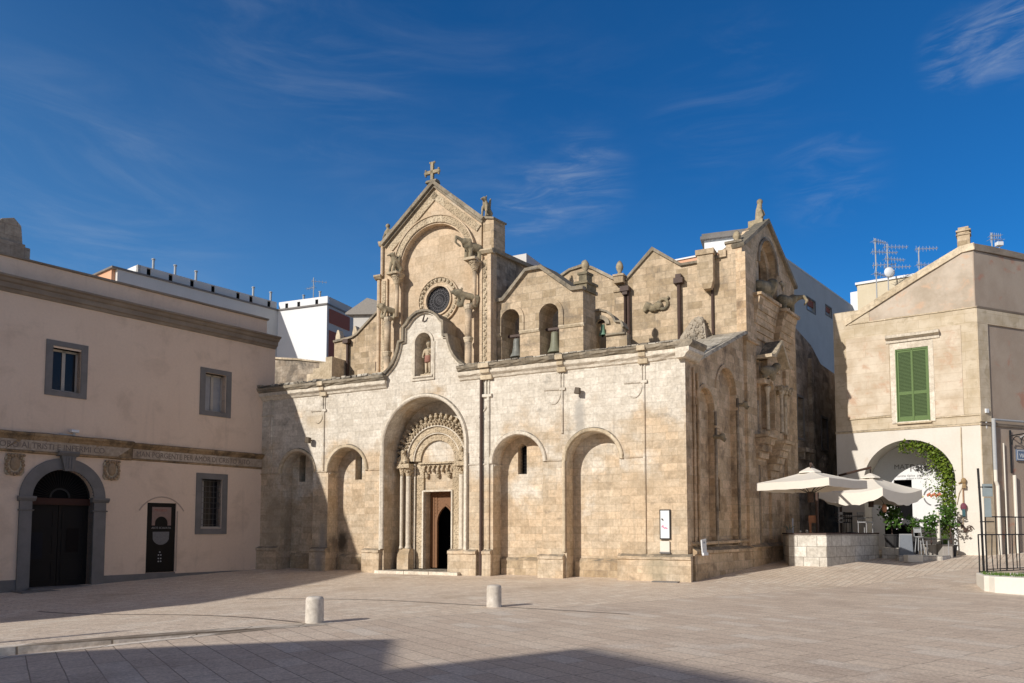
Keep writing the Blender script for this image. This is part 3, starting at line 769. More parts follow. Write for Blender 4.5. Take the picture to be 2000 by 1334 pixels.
for k in range(n + 1):
    t = R(180 - 180 * k / n); rows.append([mb.v(PX + r_ * math.cos(t), y, 5.29 + r_ * math.sin(t)) for r_, y in prr])
for z_ in (3.2, 1.0): rows.append([mb.v(PX + r_, y, z_) for r_, y in prr])
for i in range(len(rows) - 1):
    for j in range(6): mb.face([rows[i][j], rows[i][(j + 1) % 6], rows[i + 1][(j + 1) % 6], rows[i + 1][j]])
mb.face(rows[0]); mb.face(rows[-1])
mb.build('portal_moulding', M_white, CH)
mb = MB(); mb.tube([(PX - 2.09, -.10, .95), (PX - 2.09, -.10, 4.9)], .05, 8); mb.tube([(PX + 2.09, -.10, .95), (PX + 2.09, -.10, 4.9)], .05, 8)
split_build(mb, 'portal_shaft', M_white, CH)
# carved orders of the arch
def order(name, r0, r1, y0, mat, n=34, a0=0, a1=180):
    return MB().ring(PX, PZ, r0, r1, y0, PY + .02, a0, a1, n).build(name, mat, CH)
order('foliage_band', .86, 1.14, PY - .14, M_carve)
order('roll_moulding', 1.14, 1.19, PY - .22, M_white)
order('foliage_band', 1.19, 1.44, PY - .24, M_carve)
order('roll_moulding', 1.44, 1.49, PY - .31, M_white)
zz = MB(); zz.ring(PX, PZ, 1.49, 1.72, PY - .30, PY + .02, 0, 180, 34)
for k in range(30):                                     # zigzag rib
    a0, a1 = R(k * 6), R(k * 6 + 3); a2 = R(k * 6 + 6)
    q = [(PX + r_ * math.cos(a), PY - .36, PZ + r_ * math.sin(a)) for r_, a in ((1.52, a0), (1.69, a1), (1.52, a2))]
    zz.tube(q, .034, 6)
zz.build('zigzag_band', M_carve, CH)
fg = MB(); fg.ring(PX, PZ, 1.72, 1.80, PY - .12, PY + .02, 0, 180, 34)
for k in range(23):                                     # ring of small crouching figures
    a = R(4 + k * 7.8); r_ = 1.86
    c = Vector((PX + r_ * math.cos(a), PY - .25, PZ + r_ * math.sin(a))); rd = Vector((math.cos(a), 0, math.sin(a)))
    fg.ball(c, (.10, .13, .10), 8, 6); fg.ball(c - rd * .13 + Vector((0, -.10, 0)), .062, 7, 5)
    fg.ball(c + rd * .10 + Vector((0, -.03, 0)), .075, 7, 5)
    fg.tube([c + Vector((0, .2, 0)) + rd * .06, c + rd * .06], .075, 6)
fg.build('figure_band', M_carve, CH)
tp = MB(); tp.prism([(PX - .86, PZ - .06)] + arc(PX, PZ, .86, 180, 0, 24) + [(PX + .86, PZ - .06)], PY - .045, PY + .02)
tp.build('tympanum', M_front, CH)
lt = MB(); lt.box(PX - .93, PX + .93, PY - .20, PY + .01, 4.58, 4.655)
for k in range(7):                                      # row of pendant leaf arches under the ledge
    x = PX - .70 + k * .233
    lt.box(x - .022, x + .022, PY - .10, PY + .01, 4.30, 4.58)
    lt.ball((x, PY - .10, 4.30), (.055, .075, .085), 7, 5)
    if k < 6: lt.ring(x + .117, 4.46, .07, .105, PY - .11, PY + .01, 0, 180, 8)
for x in (PX - .56, PX, PX + .56): lt.ball((x, PY - .10, 4.08), (.09, .07, .11), 8, 6); lt.ball((x, PY - .12, 4.18), (.07, .07, .07), 8, 6)
lt.build('lintel_frieze', M_carve, CH)
mb = MB()
for sx_ in (-1, 1):
    mb.box(PX + sx_ * .72 - (.0 if sx_ > 0 else .36), PX + sx_ * .72 + (.36 if sx_ > 0 else 0), PY - .10, PY + .01, .16, 4.58)
    mb.box(PX + sx_ * 1.16 - (.0 if sx_ > 0 else .30), PX + sx_ * 1.16 + (.30 if sx_ > 0 else 0), PY - .18, PY + .01, .16, 4.60)
split_build(mb, 'carved_jamb', M_carve, CH)
mb = MB()
for sx_ in (-1, 1):
    mb.tube([(PX + sx_ * 1.12, PY - .16, .16), (PX + sx_ * 1.12, PY - .16, 4.6)], .035, 8)
    mb.box(PX + sx_ * .725 - .035, PX + sx_ * .725 + .035, PY - .16, PY + .01, .16, 3.45)
mb.box(PX - .70, PX + .70, PY - .15, PY + .01, 3.405, 3.47)
mb.build('door_frame', M_white, CH)
for sx_ in (-1, 1):
    for xo, r_, yo in ((1.62, .105, .82), (1.37 + .43, .07, .62)):
        x = PX + sx_ * (1.33 if r_ > .1 else 1.58)
        y = .86 if r_ > .1 else .72
        MB().lathe(x, y, [(r_ * 1.35, .98), (r_ * 1.35, 1.04), (r_ * 1.05, 1.10), (r_, 1.2), (r_, 4.0), (r_ * .98, 4.1)], 14).build('colonnette', M_white, CH, smooth=True)
    x = PX + sx_ * 1.42
    MB().strip(x - .30, x + .28, [(PY, ZB), (.60, ZB), (.60, .75), (.68, .92), (.70, .99), (PY, .99)], 2, .01).build('colonnette_base', M_front, CH)
    cp = MB(); cp.lathe(PX + sx_ * 1.33, .86, [(.11, 4.08), (.13, 4.2), (.17, 4.34), (.21, 4.42)], 12)
    cp.lathe(PX + sx_ * 1.58, .74, [(.075, 4.08), (.11, 4.3), (.15, 4.42)], 10)
    for k in range(10):
        a = k * math.pi / 5; cp.ball((PX + sx_ * 1.33 + .16 * math.cos(a), .86 + .16 * math.sin(a), 4.28 + .06 * (k % 2)), .06, 6, 5)
    cp.box(x - .37, x + .30, .56, PY, 4.42, 4.50); cp.box(x - .34, x + .27, .60, PY, 4.50, 4.60)
    cp.build('capital', M_carve, CH)
    # carved lion crouching on the capital
    b = x + (-.05 if sx_ < 0 else 0)
    blob('carved_beast', [((b, .86, 4.72), (b - .10 * 1, .80, 5.0), .15, .12), ((b - .06, .74, 5.12), .11), ((b + .06, .8, 4.68), (b + .1, .62, 4.64), .07, .06), ((b - .18, .76, 4.70), (b - .26, .60, 4.44), .09, .07), ((b - .22, .8, 4.9), (b - .30, .7, 4.62), .09, .07)], M_carve, CH, .03)
# the door
dr = MB(); wk = pointed(-11.12, -10.30, DZ0, 2.1, 2.80)
dr.prism([(DX0 - .05, DZ0), (DX1 + .05, DZ0), (DX1 + .05, DZ1 + .05), (DX0 - .05, DZ1 + .05)], 1.52, 1.59, [wk[0:]])
door = dr.build('door', M_wood, CH)
fr = MB(); fr.band(wk, .07, 1.47, 1.53)
for a in (-11.5, -11.36, -11.22): fr.box(a + .015, a + .075, 1.50, 1.525, DZ0, 3.35)
for k in range(9):
    z = 2.2 + k * .14
    fr.tube([(DX0 + .06, 1.515, z + .0), (DX0 + .06 + .38, 1.515, z + .30 if z + .3 < 3.4 else 3.4)], .010, 4)
fr.build('door_batten', M_wood, door)
MB().box(DX0 - .2, DX1 + .2, 2.6, 2.7, -.2, 3.6).build('dark_interior', M_black, CH)
mb = MB(); mb.box(DX0 - .3, DX0 - .2, 1.62, 2.6, -.2, 3.6); mb.box(DX1 + .2, DX1 + .3, 1.62, 2.6, -.2, 3.6); mb.box(DX0 - .3, DX1 + .3, 1.62, 2.6, 3.5, 3.6); mb.box(DX0 - .3, DX1 + .3, 1.62, 2.6, -.2, .15)
mb.build('vestibule', M_black, CH)
mb = MB()
for a, b in ((-12.98, -11.52), (-11.50, -10.32), (-10.30, -8.96)): mb.box(a, b, -.42, 1.7, -.3, .12 + rnd.uniform(-.004, .004))
mb.build('door_step', M_white, CH, bevel=.015)

# --- central tower front (set back behind the cornice)
TY = .80
TOP = [(-13.75, 7.9), (-13.75, 12.93), (-13.60, 12.95), (-13.60, 14.50), (-13.32, 14.58), (-10.90, 16.62), (-8.60, 14.66), (-8.60, 13.2), (-8.07, 13.2), (-8.07, 7.9)]
ARCI = opening(-12.62, -9.14, 7.95, 13.17, 30)
MB().prism(TOP, TY, TY + .35, [ARCI]).build('tower_front', M_tower, CH)
OC = (-10.79, 11.60)
MB().prism([(-13.7, 7.9), (-8.1, 7.9), (-8.1, 13.15), (-8.65, 14.60), (-10.9, 16.4), (-13.3, 14.5), (-13.7, 12.9)], TY + .20, TY + 1.1, [arc(OC[0], OC[1], .60, 0, 360, 32)[:-1]]).build('tower_wall', M_tower, CH)
# body of the tower behind the front, skewed like the side walls
def SK(x0, y0):
    return lambda x, y, z: (x0 + x + y * math.sin(SA), y0 + y * math.cos(SA), z)
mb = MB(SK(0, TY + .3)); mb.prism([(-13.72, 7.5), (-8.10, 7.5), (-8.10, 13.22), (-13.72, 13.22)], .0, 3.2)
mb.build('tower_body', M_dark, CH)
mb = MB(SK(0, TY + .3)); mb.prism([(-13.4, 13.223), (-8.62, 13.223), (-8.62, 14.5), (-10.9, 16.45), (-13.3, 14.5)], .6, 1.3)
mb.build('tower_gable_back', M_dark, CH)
mb = MB(SK(0, TY - .05)); mb.prism([(-8.16, 13.20), (-8.0, 13.20), (-8.0, 13.36), (-8.16, 13.36)], .0, 3.6)
mb.build('tower_coping', M_coping, CH)
# arch band, gable foliage, copings
mb = MB(); mb.ring(-10.88, 13.17, 1.74, 2.02, TY - .16, TY + .05, 0, 180, 34)
mb.build('arch_band', M_carve, CH)
mb = MB(); mb.ring(-10.88, 13.17, 1.68, 1.74, TY - .10, TY + .21, 0, 180, 34); mb.ring(-10.88, 13.17, 2.02, 2.07, TY - .20, TY + .05, 8, 172, 34)
mb.build('arch_moulding', M_tower, CH)
mb = MB()
for p, q in (((-13.30, 14.30), (-10.90, 16.33)), ((-10.90, 16.33), (-8.62, 14.42))):
    mb.band([p, q], -.30, TY - .06, TY + .05)
mb.build('gable_foliage', M_carve, CH)
mb = MB(); mb.band([(-13.55, 14.36), (-10.90, 16.60), (-8.50, 14.56)], .15, TY - .22, TY + 1.6, .012); mb.band([(-13.50, 14.28), (-10.90, 16.48), (-8.55, 14.46)], .115, TY - .12, TY + .1, .006)
mb.build('gable_coping', M_coping, CH)
cr = MB(); cr.box(-11.13, -11.0, TY - .03, TY + .09, 16.85, 17.62); cr.box(-11.40, -10.74, TY - .03, TY + .09, 17.16, 17.30)
for x, z in ((-11.40, 17.23), (-10.74, 17.23), (-11.065, 17.62)): cr.ball((x, TY + .03, z), (.09, .07, .09), 7, 5)
for x, z in ((-11.40, 17.12), (-11.40, 17.34), (-10.74, 17.12), (-10.74, 17.34), (-11.17, 17.66), (-10.96, 17.66)): cr.ball((x, TY + .03, z), .055, 6, 5)
cr.strip(-11.32, -10.78, [(TY - .15, 16.72), (TY - .08, 16.86), (TY + .16, 16.86), (TY + .25, 16.72)], 2, .02)
cr.build('cross', M_lich, CH)
# oculus
mb = MB()
for k in range(26):
    a = 2 * math.pi * k / 26; mb.ball((OC[0] + .88 * math.cos(a), TY + .13, OC[1] + .88 * math.sin(a)), (.075, .07, .075), 7, 5)
mb.ring(OC[0], OC[1], .78, .98, TY + .15, TY + .24, 0, 360, 44)
mb.build('oculus_ring', M_carve, CH)
mb = MB(); mb.ring(OC[0], OC[1], .60, .665, TY + .10, TY + .25, 0, 360, 44); mb.ring(OC[0], OC[1], .97, 1.02, TY + .10, TY + .24, 0, 360, 44); mb.ring(OC[0], OC[1], .665, .78, TY + .17, TY + .24, 0, 360, 44)
mb.build('oculus_moulding', M_tower, CH)
rw = MB().disc(OC[0], OC[1], .61, TY + .27, TY + .295).build('rose_window', plain('leaded_glass', (.022, .02, .024), .6, scale=16, var=.5), CH)
mb = MB()
for k in range(12):
    a = math.pi * k / 12; c_, s_ = math.cos(a), math.sin(a)
    mb.tube([(OC[0] - .6 * c_, TY + .25, OC[1] - .6 * s_), (OC[0] + .6 * c_, TY + .25, OC[1] + .6 * s_)], .011, 5)
for r_ in (.16, .30, .45): mb.ring(OC[0], OC[1], r_ - .012, r_ + .012, TY + .24, TY + .262, 0, 360, 30)
for k in range(12):
    a = 2 * math.pi * (k + .5) / 12; mb.ring(OC[0] + .5 * math.cos(a), OC[1] + .5 * math.sin(a), .07, .092, TY + .24, TY + .262, 0, 360, 10)
mb.build('tracery', plain('grey_lead', (.085, .08, .085), .7), rw)
# pilasters and carved strips
mb = MB(); mb.tube([(-13.80, TY - .02, 8.0), (-13.80, TY - .02, 12.85)], .09, 10); mb.tube([(-13.62, TY - .06, 13.0), (-13.62, TY - .06, 14.35)], .07, 10)
mb.box(-13.60, -13.30, TY - .10, TY + .05, 8.0, 12.85); mb.box(-8.26, -8.09, TY - .12, TY + .1, 8.0, 13.1); mb.box(-8.62, -8.50, TY - .12, TY + .05, 8.0, 13.1)
split_build(mb, 'pilaster_shaft', M_tower, CH)
mb = MB(); mb.box(-13.55, -13.38, TY - .13, TY - .09, 8.3, 12.75); mb.box(-8.48, -8.28, TY - .09, TY + .05, 8.2, 12.9)
for k in range(26): mb.ball((-8.38 + .035 * (-1) ** k, TY - .10, 8.4 + k * .172), (.07, .04, .075), 6, 5)
mb.build('carved_strip', M_carve, CH)
mb = MB()
mb.strip(-13.98, -13.62, [(TY + .1, 12.85), (TY - .12, 12.88), (TY - .22, 12.98), (TY - .22, 13.06), (TY + .1, 13.08)], 2, .012)
mb.strip(-13.78, -13.45, [(TY + .1, 14.35), (TY - .10, 14.38), (TY - .18, 14.50), (TY - .18, 14.56), (TY + .1, 14.58)], 2, .012)
mb.strip(-8.66, -8.0, [(TY + .1, 13.12), (TY - .12, 13.15), (TY - .20, 13.25), (TY - .20, 13.32), (TY + .1, 13.36)], 3, .012)
split_build(mb, 'string_moulding', M_mould, CH)
mb = MB(SK(0, TY - .05)); mb.prism([(-8.50, 13.30), (-8.0, 13.30), (-8.0, 14.62), (-8.50, 14.74)], 0, .75)
mb.build('pinnacle_block', M_gable, CH)
mb = MB(SK(0, TY - .1)); mb.prism([(-8.56, 14.66), (-7.96, 14.54), (-7.96, 14.62), (-8.56, 14.76)], -.03, .85)
mb.build('pinnacle_cap', M_coping, CH)
# free standing columns with beasts
def column(x, y, zb, zm, zt, r, name='column'):
    MB().lathe(x, y, [(r, zb), (r, zm - .14)], 16).build(name, M_tower, CH, smooth=True)
    MB().lathe(x, y, [(r * 1.02, zm - .16), (r * 1.15, zm - .12), (r * 1.35, zm - .02), (r * 1.45, zm), (r * 1.45, zm + .04), (r * 1.1, zm + .06)], 16).build('column_ring', M_mould, CH)
    MB().lathe(x, y, [(r * 1.0, zm + .03), (r * .98, zt - .02)], 16).build(name, M_tower, CH, smooth=True)
    MB().lathe(x, y, [(r * 1.05, zt - .02), (r * 1.35, zt + .06), (r * 1.45, zt + .14), (r * 1.2, zt + .16)], 14).build('column_ring', M_mould, CH)
column(-8.97, .38, 7.9, 9.58, 10.82, .145)
column(-13.02, .38, 7.9, 9.42, 10.82, .145)
for x, y in ((-8.78, .55), (-12.66, .55)):
    MB().lathe(x, y, [(.085, 11.0), (.085, 12.45)], 12).build('upper_column', M_tower, CH, smooth=True)
    MB().lathe(x, y, [(.10, 12.42), (.16, 12.58), (.24, 12.72), (.27, 12.74), (.27, 12.82), (.2, 12.83)], 12).build('capital', M_carve, CH)
    mb = MB(); mb.box(x - .34, x + .2, .20, TY + .05, 12.83, 12.93); mb.build('capital_slab', M_mould, CH)
def beast(x, y, z, s_, dx, kind):
    """carved animal standing on a column, head towards the square (dx = slant of the body)"""
    f = lambda a, b, c: (x + a * s_ + dx * b * s_, y + b * s_, z + c * s_)
    if kind == 'lion':
        g = [((.12, .22, .42), (-.10, -.20, .52), .17, .19), ((-.16, -.34, .66), (-.20, -.46, .62), .15, .10), ((-.13, -.30, .60), .19)]
        for a in (-.20, .02): g.append(((a, -.18, .45), (a - .02, -.26, .05), .08, .06)); g.append(((a + .16, .26, .38), (a + .16, .20, .05), .09, .06))
        g += [((.15, .34, .45), (.2, .42, .2), .05, .04), ((-.25, -.22, .78), (-.24, -.22, .84), .05, .04), ((-.06, -.22, .80), (-.05, -.22, .86), .05, .04), ((-.02, .06, .03), (.06, .2, .03), .14, .14), ((-.1, -.25, .03), .13)]
    elif kind == 'elephant':
        g = [((.10, .20, .52), (-.04, -.12, .60), .21, .20), ((-.08, -.28, .76), .17), ((-.12, -.42, .80), (-.22, -.60, .95), .09, .06), ((-.22, -.60, .95), (-.20, -.66, .66), .06, .05), ((-.20, -.66, .66), (-.12, -.50, .50), .05, .05)]
        for a in (-.16, .06): g.append(((a, -.12, .5), (a, -.16, .02), .085, .075)); g.append(((a + .13, .22, .45), (a + .13, .2, .02), .09, .08))
        g += [((.08, -.22, .82), (.10, -.18, .58), .09, .07), ((-.22, -.22, .82), (-.24, -.18, .58), .09, .07), ((0, .05, .03), .18)]
    elif kind == 'griffin':
        g = [((.06, .12, .35), (-.02, -.05, .72), .17, .15), ((-.04, -.12, .92), .13), ((-.06, -.22, .92), (-.10, -.36, .84), .07, .04), ((.08, .12, .55), (.12, .22, 1.02), .10, .05)]
        for a in (-.14, .08): g.append(((a, -.10, .55), (a, -.18, .03), .07, .06)); g.append(((a + .08, .2, .28), (a + .06, .12, .03), .10, .07))
        g += [((-.1, -.06, 1.0), (-.11, -.06, 1.1), .04, .03), ((.04, -.06, 1.0), (.05, -.06, 1.1), .04, .03), ((0, .05, .02), .16)]
    else:                                              # seated human-like figure
        g = [((0, .05, .12), (0, .0, .55), .16, .14), ((0, -.02, .55), (0, -.03, .68), .13, .06), ((0, -.04, .80), .12), ((-.16, 0, .56), (-.19, -.10, .30), .06, .05), ((.16, 0, .56), (.19, -.10, .30), .06, .05),
             ((-.19, -.10, .30), (-.06, -.2, .32), .05, .04), ((.19, -.10, .30), (.06, -.2, .32), .05, .04), ((-.09, 0, .15), (-.10, -.24, .18), .09, .07), ((.09, 0, .15), (.10, -.24, .18), .09, .07), ((-.10, -.24, .18), (-.10, -.24, 0), .07, .06), ((.10, -.24, .18), (.10, -.24, 0), .07, .06), ((0, .02, 0.02), .17)]
    return blob({'lion': 'lion_sculpture', 'elephant': 'elephant_sculpture', 'griffin': 'griffin_sculpture'}.get(kind, 'seated_figure'), g, M_lich, CH, .03, f)
beast(-9.00, .40, 10.95, .86, .75, 'lion')
beast(-13.0, .40, 10.95, .78, .35, 'lion')
beast(-8.86, .48, 12.92, .90, .45, 'elephant')
beast(-12.74, .48, 12.92, .86, .3, 'griffin')
beast(-8.46, TY + .15, 14.74, .86, 0, 'griffin')
beast(-13.42, TY + .1, 14.58, .90, 0, 'figure')
# --- bell gable
BY = 1.2
BG = [(-8.07, 7.9), (-8.07, 11.16), (-7.72, 11.20), (-6.68, 12.28), (-6.04, 12.28), (-4.72, 11.20), (-4.26, 11.18), (-4.26, 7.9)]
A1 = opening(-7.86, -7.02, 7.95, 10.38, 16); A2 = opening(-6.13, -5.28, 7.95, 10.40, 16)
fb = SK(0, BY)
bgo = [(-8.07, 7.9)] + A1[:] + A2[:] + [(-4.26, 7.9)]
bgo = [(-8.07, 7.9)] + [(a, b) for a, b in A1] + [(a, b) for a, b in A2] + [(-4.26, 7.9), (-4.26, 11.18), (-4.72, 11.20), (-6.04, 12.28), (-6.68, 12.28), (-7.72, 11.20), (-8.07, 11.16)]
MB(fb).prism(bgo, 0, .92).build('bell_gable', M_gable, CH)
mb = MB(fb); mb.band([(-8.10, 11.15), (-7.72, 11.20), (-6.68, 12.27), (-6.04, 12.27), (-4.72, 11.19), (-4.20, 11.17)], .14, -.14, 1.0, .014)
mb.build('bell_gable_coping', M_coping, CH)
mb = MB(fb)
for c in (-7.44, -5.705): mb.ring(c, 10.39, .425, .62, -.05, .05, 0, 180, 22)
for c in (-7.44, -5.705):
    for q in (-.52, .52): mb.box(c + q - .10, c + q + .10, -.05, .05, 9.86, 10.39)
mb.build('archivolt', M_gable, CH)
mb = MB(fb)
for a, b in ((-8.10, -7.86), (-7.02, -6.13), (-5.28, -4.20)): mb.strip(a, b, [(.02, 9.72), (-.04, 9.74), (-.08, 9.82), (-.08, 9.86), (.02, 9.88)], 3, .01)
split_build(mb, 'string_moulding', M_mould, CH)
mb = MB(fb)
mb.box(-4.62, -4.16, .10, .80, 11.16, 11.46); mb.box(-4.68, -4.10, .04, .86, 11.46, 11.56); mb.box(-4.55, -4.22, .2, .6, 11.56, 11.86); mb.box(-4.60, -4.18, .16, .64, 11.86, 11.95)
mb.build('pinnacle_block', M_lich, CH)
def egg(x, y, z, r, h, f=None, name='finial'):
    pr = [(r * .55, z), (r * .7, z + h * .10), (r * .45, z + h * .2), (r * .85, z + h * .38), (r, z + h * .55), (r * .85, z + h * .74), (r * .5, z + h * .9), (r * .12, z + h)]
    return MB(f).lathe(x, y, pr, 12).build(name, M_lich, CH, smooth=True)
egg(-4.38, .40, 11.95, .15, .55, fb)
# small bell wall with scrolled top, behind
W2 = 2.15
sc2 = [(-4.2, 7.9), (-4.2, 10.5), (-3.9, 10.52), (-3.62, 10.42), (-3.40, 10.22), (-3.28, 9.98), (-3.05, 9.94), (-2.98, 9.74), (-2.98, 9.55), (-2.80, 9.52), (-2.80, 8.9), (-2.4, 8.82), (-.2, 8.5), (-.2, 7.9)]
hole = opening(-4.10, -3.66, 8.2, 9.95, 12)
MB().prism(sc2, W2, W2 + .5, [hole]).build('small_bell_wall', M_gable, CH)
mb = MB(); mb.band([(-4.2, 10.5), (-3.9, 10.52), (-3.62, 10.42), (-3.40, 10.22), (-3.28, 9.98), (-3.05, 9.94), (-2.98, 9.74)], .08, W2 - .10, W2 + .6, .01)
mb.strip(-3.66, -2.86, [(W2 + .02, 9.44), (W2 - .10, 9.48), (W2 - .10, 9.54), (W2 + .02, 9.56)], 2, .01)
mb.band([(-2.8, 8.93), (-2.4, 8.84), (-.2, 8.52)], .06, W2 - .08, W2 + .6, .015)
mb.ring(-3.88, 9.95, .22, .38, W2 - .08, W2 + .02, 0, 200, 16)
mb.build('scroll_coping', M_coping, CH)

# --- stone roof of the aisle behind the cornice
mb = MB()
N = 26
rows = []
for i in range(N + 1):
    x = -8.0 + i * (9.0) / N
    r = []
    for j in range(7):
        t = j / 6; y = .95 + t * 4.6
        xx = x + (y * math.tan(SA) - .0) * (i / N) if i == N else x
        r.append(mb.v(x + (y * math.tan(SA) - .95) * (max(0, (i - 20)) / 6), y, 7.98 + t * 1.78 + rnd.uniform(-.02, .02)))
    rows.append(r)
for i in range(N):
    for j in range(6): mb.face([rows[i][j], rows[i + 1][j], rows[i + 1][j + 1], rows[i][j + 1]])
o = mb.build('aisle_roof', M_roof, CH)
so_ = o.modifiers.new('thick', 'SOLIDIFY'); so_.thickness = .12; so_.offset = 1
MB().prism([(-19.7, 7.7), (-13.8, 7.7), (-13.8, 9.2), (-19.7, 9.2)], 3.0, 5.4).build('aisle_body', M_dark, CH)

# --- nave wall with its row of gables
NY = 5.5
NT_ = [(-9.6, 7.0), (-9.6, 12.6), (-8.6, 13.0), (-7.2, 13.30), (-6.6, 13.60), (-6.0, 13.68), (-5.55, 13.52), (-4.62, 12.92), (-4.22, 12.72), (-3.92, 12.74), (-2.71, 13.88), (-1.50, 13.0), (-.70, 13.02), (.42, 13.10), (.42, 13.66), (1.03, 13.66), (1.03, 7.0)]
MB().prism(NT_, NY, NY + .8).build('nave_wall', M_gable, CH)
mb = MB(); mb.band(NT_[2:9], .12, NY - .10, NY + .9, .018); mb.band(NT_[9:14], .12, NY - .10, NY + .9, .018); mb.band([(.36, 13.64), (1.06, 13.64)], .10, NY - .06, NY + .9, .01)
mb.build('nave_coping', M_coping, CH)
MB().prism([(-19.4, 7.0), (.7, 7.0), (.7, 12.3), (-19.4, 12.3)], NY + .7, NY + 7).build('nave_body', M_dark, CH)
mb = MB(); mb.box(-4.40, -3.98, NY - .30, NY + .5, 12.62, 12.92); mb.box(-4.44, -3.94, NY - .34, NY + .5, 12.92, 13.0); mb.box(-4.40, -3.98, NY - .22, NY + .02, 8.5, 12.3); mb.box(-4.44, -3.94, NY - .28, NY + .02, 12.22, 12.3)
mb.build('nave_buttress', M_gable, CH)
MB().box(.10, .42, NY - .10, NY + .4, 13.1, 13.4).build('nave_step', M_gable, CH)
egg(-4.19, NY - .1, 13.0, .17, .66); egg(-5.87, NY - .1, 13.62, .13, .34); egg(.80, NY + .3, 13.72, .17, .55)
MB().box(.62, .98, NY + .15, NY + .45, 13.6, 13.78).build('pinnacle_block', M_lich, CH)
mb = MB()
mb.box(-4.12, -3.72, NY - .34, NY, 12.20, 12.42); mb.box(-4.02, -3.80, NY - .3, NY, 12.05, 12.2)
for x in (-3.97, -3.79): mb.tube([(x, NY - .12, 9.0), (x, NY - .12, 12.2)], .075, 8)
mb.build('downpipe', M_rust, CH); mb = MB(); mb.box(-1.75, -1.36, NY - .30, NY, 12.22, 12.44); mb.box(-1.68, -1.44, NY - .24, NY, 12.44, 12.62)
mb.tube([(-1.56, NY - .12, 9.2), (-1.56, NY - .12, 12.25)], .085, 8)
mb.build('downpipe', M_rust, CH)
mb = MB()
mb.prism([(-.70, 12.1), (-.45, 11.75), (-.15, 11.75), (-.05, 12.1), (-.05, 13.2), (-.70, 13.22)], NY - .42, NY + .02)
mb.box(-.76, .0, NY - .48, NY + .3, 13.2, 13.42)
mb.build('corbel_pier', M_gable, CH)
MB().tube([(-.17, NY - .06, 9.9), (-.17, NY - .06, 11.85)], .06, 8).build('downpipe', M_rust, CH)
# rough rubble buttress leaning on the wall
mb = MB(); P_ = [(-1.62, 9.2), (-.38, 9.2), (-.30, 9.5), (-.45, 10.3), (-.75, 10.75), (-1.05, 10.6), (-1.45, 9.9)]
rowa = [mb.v(a, NY - .02, b) for a, b in P_]; rowb = [mb.v(a, NY - (.75 if b < 9.6 else .35 if b < 10.4 else .08), b) for a, b in P_]
mb.face(rowa); mb.face(list(reversed(rowb)))
for i in range(len(P_)): mb.face([rowa[i], rowa[(i + 1) % len(P_)], rowb[(i + 1) % len(P_)], rowb[i]])
for k in range(150):
    z = rnd.uniform(9.3, 10.6); lim = (z - 9.2) / 1.5
    x = rnd.uniform(-1.55 + .75 * lim, -.40 - .2 * lim)
    mb.ball((x, NY - .80 + (z - 9.3) * .50 + rnd.uniform(-.05, .03), z), (rnd.uniform(.06, .15), .10, rnd.uniform(.05, .11)), 6, 4)
mb.build('rubble_buttress', M_rubble, CH)
rl = []
for k in range(9):                                      # a beast with a curled tail, in low relief
    rl.append(((-3.05 + .075 * k, NY - .05 - .02 * (k % 2), 11.38 + .07 * math.sin(k * 1.1)), .115 + .03 * (k % 3)))
for k in range(12):
    t = -2.2 + k * .42; rl.append(((-2.28 + .21 * math.cos(t), NY - .05, 11.46 + .22 * math.sin(t)), .075))
rl += [((-3.06, NY - .08, 11.28), .09), ((-2.98, NY - .08, 11.58), .08), ((-2.62, NY - .1, 11.25), .09), ((-2.45, NY - .08, 11.28), .08), ((-2.06, NY - .06, 11.72), .07)]
blob('carved_relief', rl, M_lich, CH, .025, None, 2)

# --- left rear wall with pinnacles, steps and ruined lean-to
LW = [(-20.3, 8.0), (-20.3, 11.80), (-19.05, 11.92), (-18.75, 12.06), (-17.5, 13.02), (-16.3, 13.8), (-13.9, 13.8), (-13.9, 8.0)]
MB().prism(LW, NY, NY + .8).build('rear_wall', M_gable, CH)
mb = MB(); mb.band(LW[1:6], .10, NY - .1, NY + .85, .015); mb.build('rear_coping', M_coping, CH)
for x, z in ((-20.15, 11.9), (-19.02, 11.98)):
    MB().prism([(x - .18, z), (x + .18, z), (x + .16, z + .3), (x + .05, z + .62), (x - .06, z + .62), (x - .16, z + .3)], NY + .1, NY + .45).build('pinnacle', M_mould, CH, bevel=.03)
mb = MB(); mb.box(-19.50, -19.16, NY - .3, NY, 11.62, 11.84); mb.tube([(-19.30, NY - .12, 9.8), (-19.30, NY - .12, 11.65)], .075, 8); mb.build('downpipe', M_rust, CH)
mb = MB(); mb.tube([(-17.42, NY - .08, 10.0), (-17.42, NY - .08, 10.45)], .06, 8); mb.build('vent_pipe', M_rust, CH)
mb = MB()
for k in range(4): mb.box(-21.1 + k * .42, -21.1 + (k + 1) * .42 + .001, NY - 1.2, NY - .02, 8.5, 9.95 + k * .26)
mb.build('roof_stairs', M_mould, CH)
mb = MB(); mb.prism([(-25.0, 6.0), (-19.9, 6.0), (-19.9, 10.45), (-22, 10.85), (-25.0, 11.25)], NY - .9, NY - .3)
mb.build('ruined_wall', M_dark, CH)
mb = MB(); mb.band([(-25.0, 11.25), (-22, 10.85), (-19.9, 10.45)], .09, NY - 1.0, NY - .2, .03); mb.box(-24.6, -24.3, NY - 1.1, NY - .6, 10.75, 11.5)
mb.build('ruined_coping', M_mould, CH)

